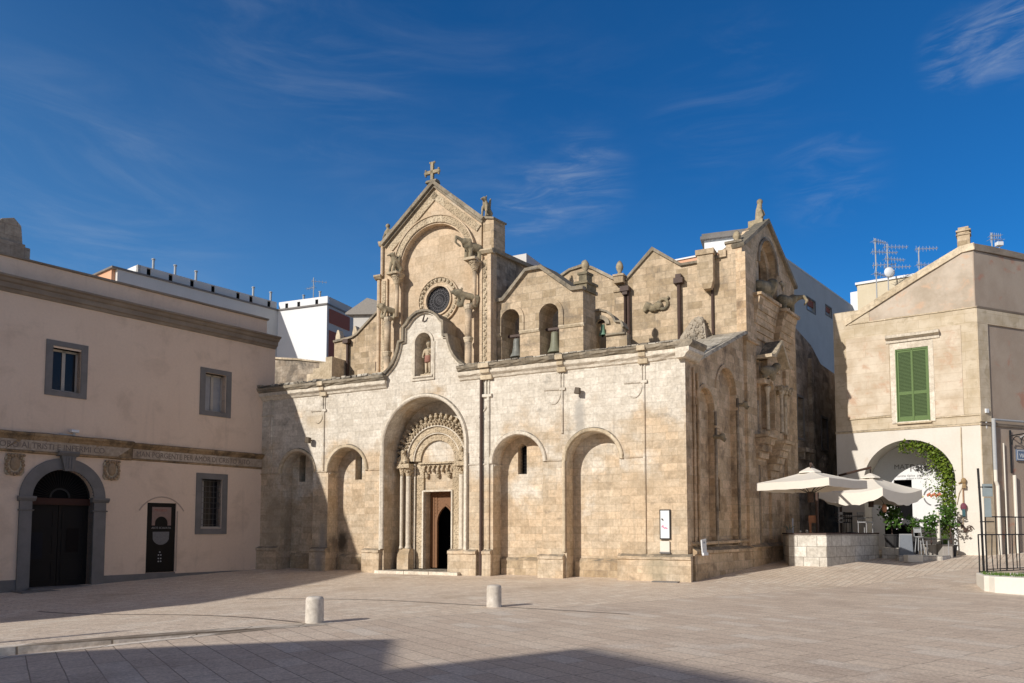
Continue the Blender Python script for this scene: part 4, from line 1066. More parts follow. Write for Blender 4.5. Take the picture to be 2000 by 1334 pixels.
# --- side wall facing the lane (skewed)
SW = lambda s, y, z: SG(s, -y, z)                          # y counts into the wall
outer = [(0.0, -.5), (5.62, -.5), (5.62, 9.72), (5.45, 9.72), (1.0, 7.86), (0, 7.80)]
ha = opening(.95, 2.42, 1.18, 6.25, 14); hb = opening(2.74, 4.58, 1.20, 7.12, 14)
MB(SW).prism(outer, 0, .45, [ha, hb]).build('side_wall', M_side, CH)
slit = [(3.16, 2.5), (3.42, 2.5), (3.42, 3.7), (3.29, 3.85), (3.16, 3.7)]
MB(SW).prism([(.5, .9), (5.0, .9), (5.0, 8.3), (2.6, 8.3), (.5, 7.4)], .22, .5, [slit]).build('side_recess', M_side, CH)
MB(SW).box(3.0, 3.6, .5, .55, 2.3, 4.0).build('window', M_black, CH)
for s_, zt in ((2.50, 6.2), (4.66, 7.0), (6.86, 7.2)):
    MB(SW).tube([(s_, -.05, 1.22), (s_, -.05, zt)], .055, 8).build('shade_tube', M_dark, CH)  # dark tubes standing in for the shade along the recess edges
mb = MB(SW)
for a, b in ((.95, 2.42), (2.74, 4.58)):
    c, r = (a + b) / 2, (b - a) / 2; mb.ring(c, 6.25 if a < 1 else 7.12, r, r + .13, -.05, .05, 0, 180, 18)
for s_ in (2.46, 4.66): mb.strip(s_ - .06, s_ + .34, [(.02, 5.55 if s_ < 3 else 6.5), (-.08, 5.58 if s_ < 3 else 6.52), (-.10, 5.66 if s_ < 3 else 6.6), (.02, 5.68 if s_ < 3 else 6.64)], 2, .01)
mb.build('side_moulding', M_side, CH)
mb = MB(SW); mb.strip(.25, 5.62, [(.1, -.5), (-.22, -.5), (-.18, .92), (-.24, .96), (-.24, 1.06), (-.06, 1.16), (.1, 1.17)], 10, .012)
mb.build('side_plinth', M_side, CH)
mb = MB(SW); mb.tube([(.30, -.02, 1.3), (5.6, -.02, 1.36)], .075, 8); mb.tube([(.95, -.06, 1.2), (.95, -.06, 7.4)], .06, 8); mb.tube([(.62, -.05, 1.2), (.62, -.05, 7.55)], .045, 8)
mb.build('torus_moulding', M_side, CH)
MB(SW).box(-.02, .30, -.035, .02, 1.0, 7.8).build('corner_pilaster', M_side, CH)
mb = MB(SW); mb.band([(-.05, 7.80), (1.0, 7.86), (5.45, 9.72), (5.62, 9.74)], .13, -.16, .5, .015); mb.build('verge_coping', M_roof, CH)
for s_, z in ((4.75, 6.75), (2.42, 5.25)):
    mb = MB(SW); mb.tube([(s_, 0, z), (s_, -.25, z - .02), (s_ + .1, -.42, z - .16)], .08, 7); mb.ball((s_ + .06, -.30, z), (.14, .12, .12))
    mb.build('carved_spout', M_lich, CH)

# --- tall gabled end with pointed niche, corbels and beasts
GE = [(5.55, -.5), (12.15, -.5), (12.15, 13.30), (8.55, 15.36), (5.55, 13.42)]
lan = pointed(7.45, 9.70, 11.95, 13.3, 14.55, 10)
MB(SW).prism(GE, .0, .9, [lan]).build('end_gable', M_side, CH)
lan2 = pointed(7.95, 9.35, 11.9, 13.25, 14.25, 10)
MB(SW).prism([(7.2, 11.5), (9.95, 11.5), (9.95, 14.7), (7.2, 14.7)], .30, .6, [lan2]).build('niche_surround', M_side, CH)
MB(SW).box(7.6, 9.6, .75, .85, 11.6, 14.5).build('niche_back', plain('brown_niche_stone', (.24, .15, .085), .9, scale=2.5, var=.3), CH)
mb = MB(SW); mb.band(lan[1:-1], .14, -.08, .03)
mb.build('pointed_moulding', M_dark, CH)
mb = MB(SW); mb.band([(5.5, 13.40), (8.55, 15.36), (12.2, 13.28)], .16, -.14, .40, .015)
mb.build('gable_coping', M_coping, CH)
mb = MB(SW); mb.box(5.55, 6.70, -.14, .02, 9.6, 13.2); mb.box(5.56, 6.62, -.12, .02, -.3, 9.6); mb.box(5.5, 6.8, -.22, .02, 9.5, 9.66)
mb.box(6.95, 7.20, -.10, .02, 1.4, 8.9); mb.box(8.1, 8.4, -.12, .02, 1.4, 5.2); mb.box(10.2, 10.6, -.15, .02, 1.4, 10.9)
split_build(mb, 'pilaster_strip', M_side, CH)
mb = MB(SW); mb.strip(5.6, 12.15, [(.1, -.5), (-.24, -.5), (-.20, 1.0), (-.26, 1.1), (-.06, 1.24), (.1, 1.24)], 10, .012)
mb.build('side_plinth', M_side, CH)
def corbel(s0, s1, ztop, off, steps, name='stepped_corbel'):
    mb = MB(SW)
    for k in range(steps):
        t = 1 - k / steps
        mb.strip(s0 + .0, s1, [(.02, ztop - .28 * (k + 1)), (-off * t * .9, ztop - .28 * (k + 1)), (-off * t, ztop - .28 * k - .06), (-off * t, ztop - .28 * k - .005), (.02, ztop - .28 * k - .005)], 2, .01)
    mb.strip(s0 - .08, s1 + .08, [(.02, ztop), (-off - .10, ztop), (-off - .10, ztop + .12), (.02, ztop + .14)], 3, .014)
    return mb.build(name, M_side, CH)
corbel(6.45, 8.75, 11.55, .40, 6)
corbel(9.2, 10.9, 11.45, .50, 7)
corbel(6.4, 7.5, 5.60, .55, 4); corbel(8.0, 9.0, 5.45, .72, 5)
def SGf(s0, o0, z0, k=1.0):
    return lambda a, b, c: SG(s0 + a * k, o0 + b * k, z0 + c * k)     # a along, b outwards, c up
blob('sphinx_sculpture', [((-.35, .22, .45), (.55, .35, .55), .36, .34), ((.55, .5, .75), .3), ((-.5, .2, .1), (-.3, .25, .4), .2, .25), ((.6, .3, .1), (.6, .35, .5), .17, .2), ((0, .3, .05), (.7, .3, .05), .2, .2)], M_lich, CH, .045, SGf(7.45, -.05, 11.68, .9))
mb = MB(SGf(8.62, .42, 12.42, .95))
mb.tube([(.26 * (1 - t * .07) * math.cos(1.2 - t * .62), .10 + .03 * t, .26 * (1 - t * .07) * math.sin(1.2 - t * .62)) for t in range(9)], .085, 8, .045)
mb.build('curled_horn', M_mould, CH, smooth=True)
blob('elephant_sculpture', [((-.45, .45, .62), (.25, .60, .66), .33, .31), ((.42, .78, .82), .27), ((.45, 1.0, .86), (.55, 1.32, .90), .17, .11), ((.55, 1.32, .90), (.58, 1.52, .62), .11, .08), ((.58, 1.52, .62), (.56, 1.34, .42), .08, .06),
                            ((-.5, .3, .5), (-.52, .3, .02), .14, .13), ((-.45, .6, .5), (-.48, .6, .02), .14, .13), ((.25, .45, .5), (.26, .45, .02), .13, .12), ((.3, .78, .5), (.3, .78, .02), .13, .12), ((.25, .95, .85), (.22, .95, .6), .12, .10)], M_lich, CH, .045, SGf(9.95, -.12, 11.58, .82))
blob('gable_finial_figure', [((0, 0, 0), (0, 0, .55), .20, .15), ((0, 0, .55), (.02, .02, .75), .13, .12), ((.03, .03, .92), .14), ((-.1, .1, .5), (-.12, .18, .2), .07, .06), ((.12, .12, .5), (.06, .2, .3), .07, .06)], M_lich, CH, .035, SGf(8.5, -.3, 15.48))
MB(SW).box(8.2, 8.8, .05, .7, 15.2, 15.5).build('finial_base', M_lich, CH)
mb = MB(SW); mb.box(11.6, 12.1, .1, .8, 13.2, 13.7); mb.build('pinnacle_block', M_lich, CH)
MB(SW).lathe(11.85, .42, [(.2, 13.7), (.24, 13.85), (.12, 13.95), (.22, 14.15), (.2, 14.35), (.05, 14.55)], 10).build('finial', M_mould, CH)
mb = MB(SW)                                             # gabled hood over the lower window
mb.band([(6.7, 8.95), (7.25, 9.0), (8.05, 9.72), (8.95, 8.80), (9.3, 8.85)], .12, -.75, .05, .01)
mb.build('window_hood', M_mould, CH)
mb = MB(SW); mb.prism([(7.2, 8.6), (8.9, 8.6), (8.85, 8.85), (8.05, 9.6), (7.3, 8.95)], -.35, .02); mb.box(6.75, 7.4, -.4, .02, 7.9, 8.1); mb.build('hood_panel', M_side, CH)
blob('carved_beast', [((-.3, .3, .3), (.35, .35, .38), .22, .22), ((.45, .5, .55), .2), ((-.35, .3, .05), (-.2, .3, .3), .12, .14), ((.3, .4, .05), (.3, .4, .3), .11, .13)], M_lich, CH, .04, SGf(7.2, .1, 8.12))
lw = pointed(7.45, 8.25, 6.1, 7.6, 8.15, 8)
mb = MB(SW); mb.band(lw, .14, -.30, .03); mb.build('window_surround', M_side, CH)
wn = MB(SW).prism(lw, -.05, .0).build('window', M_bronze if False else plain('brown_window_screen', (.20, .12, .06), .8, scale=5, var=.3), CH)
for s_, o_ in ((7.25, .34), (8.5, .50), (9.25, .4)):
    MB(SW).lathe(s_, -o_, [(.10, 5.95), (.08, 6.05), (.075, 7.5), (.14, 7.72), (.16, 7.8)], 10).build('colonnette', M_mould, CH, smooth=True)
mb = MB(SW); mb.box(8.3, 9.5, -.6, .02, 7.8, 8.0)
for k in range(12): mb.ball((8.4 + k * .1, -.5 - .1 * (k % 2), 7.75 + .1 * (k % 3)), .12, 6, 5)
mb.build('capital', M_carve, CH)
# dark back street wall closing the lane
# --- statue of the saint, bells: things of their own
f = lambda a, b, c: church_local(-10.82 + a, .27 + b, 8.17 + c)
ST = empty('saint_statue', church_local(-10.82, .27, 8.17)); tag(ST, 'weathered stone saint statue with red loincloth standing in the niche over the church door', 'statue')
f = lambda a, b, c: (a, b, c)
def stobj(o): o.parent = ST; o.rotation_euler = (0, 0, CH_ROT); return o
stobj(blob('body', [((-.10, -.02, .30), (-.10, 0, .62), .055, .075), ((.10, -.06, .30), (.07, -.02, .62), .055, .075), ((-.10, -.02, .12), (-.10, -.02, .30), .045, .055), ((.10, -.06, .12), (.10, -.06, .30), .045, .055), ((-.10, -.1, .11), (-.10, 0, .11), .045, .04), ((.10, -.14, .11), (.10, -.04, .11), .045, .04),
    ((-.08, 0, .62), (.06, 0, .68), .09, .09), ((-.01, 0, .68), (-.01, .0, 1.08), .12, .14), ((-.13, 0, 1.12), (.12, 0, 1.12), .085, .085), ((0, 0, 1.15), (.01, -.02, 1.27), .055, .05), ((.01, -.03, 1.38), (.01, -.03, 1.30), .10, .075),
    ((-.20, 0, 1.12), (-.27, -.02, .88), .055, .045), ((-.27, -.02, .88), (-.16, -.16, .78), .045, .035), ((.19, 0, 1.12), (.23, -.04, .88), .055, .045), ((.23, -.04, .88), (.08, -.15, .98), .045, .035), ((.01, .02, 1.42), .10), ((.0, -.13, 1.36), .025)], M_mould, None, .022, None, 3))
stobj(MB().lathe(-.01, 0, [(.14, .58), (.165, .62), (.155, .80), (.15, .86), (.13, .88)], 14).build('loincloth', plain('faded_red_paint', (.33, .16, .12), .85, scale=9, var=.3), None, smooth=True))
mb = MB(); mb.box(-.27, .27, -.20, .22, 0, .08); mb.strip(-.20, .20, [(-.14, .08), (.16, .08), (.14, .12), (-.11, .11)], 2, .015); stobj(mb.build('pedestal', M_mould))
def bell(x, y, ztop, h, r, mat, label):
    B = empty('bell', church_local(x, y, ztop), CH_ROT); tag(B, label, 'bell', 'bells hanging in the bell gable')
    pr = [(.05, -.02), (r * .45, -.03), (r * .52, -h * .12), (r * .56, -h * .45), (r * .70, -h * .75), (r * .98, -h * .95), (r, -h), (r * .9, -h), (r * .6, -h * .7)]
    MB().lathe(0, 0, pr, 24).build('bell_body', mat, B, smooth=True)
    MB().tube([(0, 0, -h * .4), (0, 0, -h * 1.05)], .02, 6).ball((0, 0, -h * 1.06), .05).build('clapper', M_iron, B)
    mb = MB(); mb.box(-.46, .46, -.05, .05, .06, .16)
    for dx in (-.06, .06): mb.tube([(dx, 0, -.04), (dx, 0, .1)], .02, 6)
    mb.build('headstock', M_rust, B)
bell(-7.38, 1.65, 9.70, .80, .29, M_bronze, 'pale grey bronze bell hanging in the left arch of the bell gable')
bell(-5.66, 1.65, 9.78, .88, .31, plain('dark_green_bronze', (.20, .20, .14), .55, scale=7, var=.4), 'larger dark bronze bell hanging in the right arch of the bell gable')
bell(-3.86, 2.3, 10.02, .46, .16, M_verd, 'small green bell hanging behind the bell gable in the scrolled wall')
# ---------------------------------------------------------------- plastered building on the left
LB = empty('plastered_building', PL0, R(52)); tag(LB, 'long shaded two storey building of rosy plaster with grey trim and a carved inscription', 'building')
HL = 24.0                                                 # it runs on towards the viewer, out of frame
def lb(name, mb, mat, parent=None, **k): return mb.build(name, mat, parent or LB, **k)
W1 = [(-9.02, 7.06), (-8.02, 7.06), (-8.02, 8.68), (-9.02, 8.68)]; W2_ = [(-2.86, 7.04), (-1.88, 7.04), (-1.88, 8.72), (-2.86, 8.72)]
W3 = [(-2.92, 1.92), (-1.95, 1.92), (-1.95, 4.05), (-2.92, 4.05)]
D2 = [(-5.26, .09), (-4.03, .09), (-4.03, 2.95), (-5.26, 2.95)]
PT = opening(-9.54, -7.38, -1.2, 3.03, 26)
lb('wall', MB().prism([(-HL, -1.2)] + PT + [(.66, -1.2), (.66, 10.45), (-HL, 10.45)], 0, .45, [W1, W2_, W3, D2]), M_pink)
lb('rear_mass', MB().box(-HL, .60, .8, 9, -1.2, 11.0), M_pink)
lb('plinth', MB().box(-HL, -9.95, -.03, .02, -1.2, .05).box(-6.92, -5.27, -.03, .02, -1.2, .06).box(-4.02, .3, -.03, .02, -1.2, .02).box(-5.27, -4.02, -.03, .02, -1.2, .085), M_greystone)
lb('cornice', MB().strip(-HL, .66, [(.02, 10.40), (-.06, 10.41), (-.12, 10.50), (-.20, 10.53), (-.22, 10.70), (-.30, 10.73), (-.36, 10.83), (-.47, 10.87), (-.48, 10.93), (.3, 11.02), (.3, 10.40)], 40, .006), M_corn)
mb = MB(); mb.strip(-.001, .36, [(.02, 10.40), (.02, 10.41), (.02, 11.0), (.4, 11.0), (.4, 10.4)], 1)
lb('parapet', MB().box(-HL, .28, .16, .5, 10.95, 11.74), M_pink)
lb('parapet_cap', MB().strip(-HL, .33, [(.08, 11.74), (.06, 11.76), (.06, 11.82), (.56, 11.86), (.56, 11.74)], 30, .008), M_corn)
# three windows
def frame4(x0, x1, z0, z1, wx, wz, y0=-.04, y1=.05):
    return MB().prism([(x0, z0), (x1, z0), (x1, z1), (x0, z1)], y0, y1, [[(x0 + wx, z0 + wz), (x1 - wx, z0 + wz), (x1 - wx, z1 - wz), (x0 + wx, z1 - wz)]])
for (x0, x1, z0, z1), op, cur in (((-9.26, -7.78, 6.86, 8.95), W1, 0), ((-3.11, -1.62, 6.84, 8.93), W2_, 1)):
    w_ = lb('window', frame4(x0, x1, z0, z1, .235, .20), M_greystone)
    a, b, c, d = op[0][0], op[1][0], op[0][1], op[2][1]
    rv = MB()
    for q in ((a - .06, a, .05, .44, c, d), (b, b + .06, .05, .44, c, d), (a, b, .05, .44, d, d + .06), (a, b, .05, .44, c - .06, c)): rv.box(*q)
    lb('reveal', rv, M_greystone, w_)
    s = MB()
    m = (a + b) / 2
    for q in ((a, a + .07), (b - .07, b), (m - .06, m + .06)): s.box(q[0], q[1], .30, .36, c, d)
    s.box(a, b, .30, .36, c, c + .08); s.box(a, b, .30, .36, d - .08, d)
    lb('sash', s, M_wframe, w_)
    lb('pane', MB().box(a, b, .34, .35, c, d), M_glassw if cur else M_glass, w_)
    if cur:
        lb('curtain', MB().strip(a + .05, b - .05, [(.42, c), (.40, c), (.40, d), (.42, d)], 24, .012), M_glassw, w_)
        lb('curtain', MB().box(a + .06, a + .30, .30 + .07, .38, c + .05, d - .05), M_wframe, w_)
    lb('room', MB().box(a - .2, b + .2, .62, .66, c - .2, d + .2), M_black, w_)
w_ = lb('barred_window', frame4(-3.17, -1.69, 1.65, 4.30, .24, .25), M_greystone)
rv = MB(); a, b, c, d = -2.92, -1.95, 1.92, 4.05
for q in ((a - .06, a, .05, .44, c, d), (b, b + .06, .05, .44, c, d), (a, b, .05, .44, d, d + .06), (a, b, .05, .44, c - .06, c)): rv.box(*q)
lb('reveal', rv, M_greystone, w_)
g = MB()
for k in range(5): g.tube([(a + .11 + .187 * k, .16, c), (a + .11 + .187 * k, .16, d)], .012, 6)
for k in range(9): g.tube([(a, .16, c + .14 + .24 * k), (b, .16, c + .14 + .24 * k)], .012, 6)
lb('grille', g, plain('grey_iron_bar', (.10, .095, .09), .6), w_)
lb('pane', MB().box(a, b, .40, .41, c, d), M_glass, w_)
lb('blind', MB().box(a + .18, a + .32, .36, .38, c + .02, d - .02), M_glassw, w_)
lb('sill', MB().box(a, b, .10, .40, c, c + .06), M_wframe, w_)
# string course with the inscription
STP = [(.02, 4.63), (-.03, 4.65), (-.05, 4.70), (-.03, 4.73), (-.03, 5.10), (-.07, 5.13), (-.10, 5.18), (-.17, 5.24), (-.19, 5.32), (-.02, 5.36), (.02, 5.36)]
lb('string_course', MB().strip(-5.98, .30, STP, 24, .004), M_ochre)
lb('string_course', MB().strip(-HL, -5.982, [(y - (.10 if y < 0 else 0), z + (.04 if z > 5.1 else .0)) for y, z in STP], 40, .012), M_ochre)
lb('inscription_band', MB().box(-5.98, .28, -.038, .01, 4.735, 5.10).box(-HL, -5.983, -.138, .01, 4.735, 5.10), M_band)
ib = [o for o in bpy.data.objects if o.name == 'inscription_band'][0]
text('inscription', 'MAN PORGENTE PER AMOR DI CRISTO AITO', .31, M_letter, ib, lambda x, y, z: (-5.80 + x, -.040 + y, 4.81 + z), .006, xs=.83)
text('inscription', 'E LUI RESTORO AI TRISTI E INFERMI CO', .31, M_letter, ib, lambda x, y, z: (-12.0 + x, -.140 + y, 4.81 + z), .006, xs=.90)
# arched portal
pt = lb('portal', MB().prism([(-9.95, -1.2), (-9.54, -1.2), (-9.54, 2.9), (-9.95, 2.9)], -.09, .06).prism([(-7.38, -1.2), (-6.93, -1.2), (-6.93, 2.9), (-7.38, 2.9)], -.09, .06).ring(-8.46, 3.03, 1.08, 1.50, -.08, .06, 0, 180, 34), M_greystone)
mb = MB()
for x0, x1 in ((-10.02, -9.44), (-7.48, -6.84)):
    mb.strip(x0, x1, [(.06, 2.88), (-.12, 2.90), (-.20, 3.0), (-.20, 3.06), (.06, 3.08)], 1); mb.strip(x0 + .04, x1 - .04, [(.06, 2.52), (-.11, 2.54), (-.13, 2.58), (.06, 2.60)], 1)
lb('impost', mb, M_greystone, pt)
mb = MB(); mb.prism([(-8.52, 4.05), (-8.24, 4.05), (-8.14, 4.62), (-8.66, 4.62)], -.22, .0); mb.strip(-8.78, -8.06, [(.0, 4.60), (-.24, 4.62), (-.32, 4.72), (-.32, 4.78), (.0, 4.8)], 1)
for x in (-8.48, -8.38, -8.28): mb.box(x - .02, x + .02, -.245, -.2, 4.12, 4.55)
lb('keystone', mb, M_greystone, pt)
mb = MB(); mb.box(-9.6, -9.54, .05, .5, -1.2, 3.0); mb.box(-7.38, -7.32, .05, .5, -1.2, 3.0); mb.ring(-8.46, 3.03, 1.081, 1.2, .06, .5, 0, 180, 26)
lb('reveal', mb, M_greystone, pt)
fl = lb('fanlight', MB().ring(-8.46, 3.06, .30, .36, .30, .36, 0, 180, 16).ring(-8.46, 3.06, 1.02, 1.1, .30, .36, 0, 180, 26), M_iron)
g = MB()
for k in range(25):
    t = R(4 + k * 172 / 24); g.tube([(-8.46 + .33 * math.cos(t), .32, 3.06 + .33 * math.sin(t)), (-8.46 + 1.06 * math.cos(t), .32, 3.06 + 1.06 * math.sin(t))], .012, 5)
lb('ray_bars', g, plain('sooty_iron', (.022, .02, .018), .8, spec=.1), fl)
lb('pane', MB().prism([(-9.54, 3.0)] + arc(-8.46, 3.03, 1.08, 180, 0, 24) + [(-7.38, 3.0)], .38, .40), M_black, fl)
lb('door_beam', MB().box(-9.54, -7.38, .26, .42, 2.78, 3.03), M_redw)
dd = lb('door', MB().box(-9.54, -8.47, .40, .46, -.4, 2.78).box(-8.45, -7.38, .40, .46, -.4, 2.78), M_doorw)
mb = MB()
for x0 in (-9.42, -8.33):
    for z0, z1 in ((-.1, .7), (.85, 1.7), (1.85, 2.65)): mb.prism([(x0, z0), (x0 + .84, z0), (x0 + .84, z1), (x0, z1)], .375, .41, [[(x0 + .08, z0 + .08), (x0 + .76, z0 + .08), (x0 + .76, z1 - .08), (x0 + .08, z1 - .08)]])
lb('door_panel', mb, M_doorw, dd)
lb('notice', MB().box(-9.36, -8.98, .365, .374, .75, 1.75), plain('dark_notice', (.018, .018, .022), .7, spec=.1), dd)
lb('notice', MB().box(-8.15, -7.72, .365, .374, 1.0, 1.9), plain('brown_notice', (.012, .009, .008), .7, spec=.1), dd)
lb('threshold', MB().box(-10.1, -6.7, -1.1, .4, -1.2, -.33).box(-9.6, -7.3, -.5, .42, -1.2, -.27), M_greystone)
# narrow glazed door with the museum poster
d2 = lb('glass_door', MB().box(-5.26, -4.03, .06, .12, .09, 2.95), plain('black_glass', (.006, .006, .007), .35, spec=.12))
lb('door_lintel', MB().band(arc(-4.645, 1.9, 1.3, 146, 34, 14, .86, .98), .05, -.012, .02).box(-4.0, -3.95, -.012, .02, .1, 2.62), plain('tan_plaster', (.44, .33, .26), .9))
mb = MB(); mb.prism([(-5.03, 2.02), (-4.90, 2.02)] + arc(-4.63, 2.12, .27, 180, 0, 14) + [(-4.36, 2.02), (-4.22, 2.02), (-4.22, 2.78), (-5.03, 2.78)], .045, .058)
lb('poster', mb, plain('stone_poster', (.27, .18, .15), .6, scale=9, var=.35), d2)
text('poster_lettering', 'MUSEO', .14, plain('poster_red', (.30, .09, .06), .6), d2, lambda x, y, z: (-4.94 + x, .043 + y, 2.60 + z), .002, xs=1.15)
text('poster_lettering', 'ARTE SCAVATA', .12, plain('poster_grey', (.30, .28, .27), .6), d2, lambda x, y, z: (-5.04 + x, .052 + y, 1.88 + z), .004, xs=.98)
mb = MB(); mb.prism(arc(-4.63, 1.58, .36, 200, 340, 14) + [(-4.28, 1.76), (-4.98, 1.76)], .05, .058)
lb('poster', mb, plain('grey_emblem', (.17, .165, .165), .6, scale=14, var=.4), d2)
mb = MB()
for k, z in enumerate((.92, .80, .66, .54)):
    for q in range(1 if k == 0 else 2): mb.ball((-4.66 + q * .1 - (.05 if k else 0), .05, z), (.035, .01, .03), 6, 4)
lb('door_stickers', mb, plain('pale_sticker', (.38, .38, .38), .6), d2)
# coats of arms
def shield(x0, x1, z0, z1):
    o = lb('coat_of_arms', MB().prism([(x0 + .08, z0), (x1 - .08, z0), (x1, z0 + .12), (x1 - .04, (z0 + z1) / 2), (x1, z1 - .16), (x1 - .08, z1), (x0 + .08, z1), (x0, z1 - .16), (x0 + .04, (z0 + z1) / 2), (x0, z0 + .12)], -.06, .02), M_carve)
    g = MB(); cx = (x0 + x1) / 2
    g.ball((cx, -.06, (z0 + z1) / 2 + .04), (.17, .07, .26), 10, 7)
    for k in range(16):
        a = 2 * math.pi * k / 16; g.ball((cx + .27 * math.cos(a), -.07, (z0 + z1) / 2 + .34 * math.sin(a)), (.065, .06, .07), 6, 5)
    for k in range(6): g.ball((x0 + .1 + k * .1, -.08, z1 - .03), (.06, .06, .05), 6, 5)
    lb('carved_crest', g, plain('ochre_carving', (.34, .24, .15), .9, scale=9, var=.5), o)
shield(-10.47, -9.83, 3.80, 4.56); shield(-7.08, -6.42, 3.80, 4.56)
# floodlight on the ledge
FL = empty('floodlight', (0, 0, 0)); FL.location = PL0 + Vector((math.sin(R(38)) * -8.25 + math.cos(R(38)) * .2, math.cos(R(38)) * -8.25 - math.sin(R(38)) * .2, 5.49)); FL.rotation_euler = (0, 0, R(52))
tag(FL, 'small white floodlight on the ledge above the arched grey doorway', 'floodlight')
MB().box(-.14, .14, -.12, .10, .02, .13).build('lamp_body', M_white2, FL, bevel=.02); MB().box(-.04, .04, -.02, .02, -.10, .02).box(-.5, -.02, .02, .06, -.09, -.05).build('bracket', M_tin, FL)
mb = MB(); mb.box(-10.9, -9.82, .75, 1.6, 11.2, 12.55); mb.prism([(-10.85, 12.55), (-9.88, 12.55), (-9.95, 13.25), (-10.2, 13.5), (-10.6, 13.35), (-10.85, 13.1)], .85, 1.5); mb.box(-9.82, -9.6, .9, 1.5, 11.8, 12.5)
lb('chimney', mb, stone('chimney_stone', (.38, .32, .26), (.46, .39, .31), (.3, .25, .2), .6, .4, streak=.4, seed=12.0, grime=(.12, .10, .08)), bevel=.03)
# dirt scuffs on the wall as thin patches of bare render
# ---------------------------------------------------------------- house with the arch, on the right
HZ = .45
HO = empty('corner_house', HC0, R(-34.2)); tag(HO, 'pale corner house with green shutters over a big arch and sloping roof line', 'house')
def ho(name, mb, mat, parent=None, split=False, **k):
    if split: return split_build(mb, name, mat, parent or HO)
    return mb.build(name, mat, parent or HO, **k)
HA = R(56.8)                                             # the right face of the corner
HR = lambda a, y, z: (a * math.cos(HA) - y * math.sin(HA), a * math.sin(HA) + y * math.cos(HA), z)   # y into the wall
ARC_H = opening(-4.74, -1.02, -.2, 4.02, 30)
ho('ground_floor_wall', MB().prism([(-5.90, -.2)] + ARC_H + [(0, -.2), (0, 6.42), (-5.90, 6.42)], 0, 1.15), M_housew)
ho('upper_wall', MB().prism([(-5.90, 6.42), (0, 6.42), (0, 11.56), (-5.90, 11.56)], 0, .5, [[(-3.24, 6.72), (-1.90, 6.72), (-1.90, 10.08), (-3.24, 10.08)]]), M_houseq)
mb = MB()
mb.prism([(-5.34, 7.02), (-3.50, 7.08), (-3.50, 10.50), (-3.78, 10.86), (-5.34, 10.86)], -.03, .01); mb.prism([(-1.78, 6.82), (-.60, 6.84), (-.60, 10.86), (-1.40, 10.86), (-1.78, 10.4)], -.03, .01)
ho('wall_panel', mb, M_house)
ho('gable_wall', MB().prism([(-5.20, 11.58), (0, 11.58), (0, 14.12), (-.45, 14.10), (-2.05, 13.30)], .03, .5), M_househ)
ho('left_shoulder', MB().prism([(-5.90, 11.56), (-4.3, 11.56), (-4.3, 12.2), (-5.90, 12.2)], .005, .4), M_houseq)
ho('gable_coping', MB().band([(-5.35, 11.52), (-2.05, 13.30), (-.45, 14.10), (.05, 14.13)], .30, -.06, .7, .015), M_mould)
ho('string_course', MB().strip(-5.92, .02, [(.02, 6.34), (-.04, 6.36), (-.05, 6.42), (.02, 6.46)], 8, .006).strip(-5.3, -3.4, [(.02, 6.96), (-.05, 6.98), (-.05, 7.04), (.02, 7.05)], 4, .01).strip(-1.8, .02, [(.02, 6.76), (-.05, 6.78), (-.05, 6.83), (.02, 6.85)], 4, .01).strip(-5.2, .02, [(.1, 11.52), (-.04, 11.54), (-.04, 11.59), (.1, 11.62)], 8, .008), M_mould, split=True)
sw = ho('window_surround', MB().prism([(-3.46, 6.66), (-1.70, 6.66), (-1.70, 10.36), (-3.46, 10.36)], -.055, .02, [[(-3.24, 6.72), (-1.90, 6.72), (-1.90, 10.08), (-3.24, 10.08)]]).strip(-3.62, -1.44, [(.02, 10.36), (-.08, 10.40), (-.10, 10.52), (-.30, 10.60), (-.32, 10.72), (.02, 10.80)], 4, .008), M_white)
st = ho('shutter', MB().prism([(-3.24, 6.72), (-1.90, 6.72), (-1.90, 10.08), (-3.24, 10.08)], .0, .07, [[(-3.12 + q, a), (-2.62 + q, a), (-2.62 + q, b), (-3.12 + q, b)] for q in (0, .60) for a, b in ((6.94, 7.95), (8.09, 9.92))]), M_green)
ho('shutter_frame', MB().box(-3.245, -3.20, -.06, .0, 6.70, 10.08).box(-1.95, -1.90, -.07, .0, 6.70, 10.08).box(-2.59, -2.54, -.03, .0, 6.74, 10.06).box(-3.2, -1.95, -.03, .0, 10.0, 10.08), M_green, st)
sl_ = MB()
for q in (0, .60):
    for a, b in ((6.94, 7.95), (8.09, 9.92)):
        k = int((b - a) / .062)
        for i in range(k):
            z = a + (i + .5) * (b - a) / k
            sl_.prism([(-3.12 + q, z - .03), (-2.62 + q, z - .03), (-2.62 + q, z - .018), (-3.12 + q, z - .018)], .005, .03); sl_.box(-3.12 + q, -2.62 + q, .03, .045, z - .02, z + .035)
ho('slats', sl_, M_greend, st)
ho('window_sill', MB().box(-3.26, -1.86, -.12, .02, 6.60, 6.67), M_mould)

ho('house_body', MB().prism([(-5.9, -.2), (-5.9, 11.5), (-.2, 11.5), (-.2, -.2)], 2.6, 9.0), M_househ)
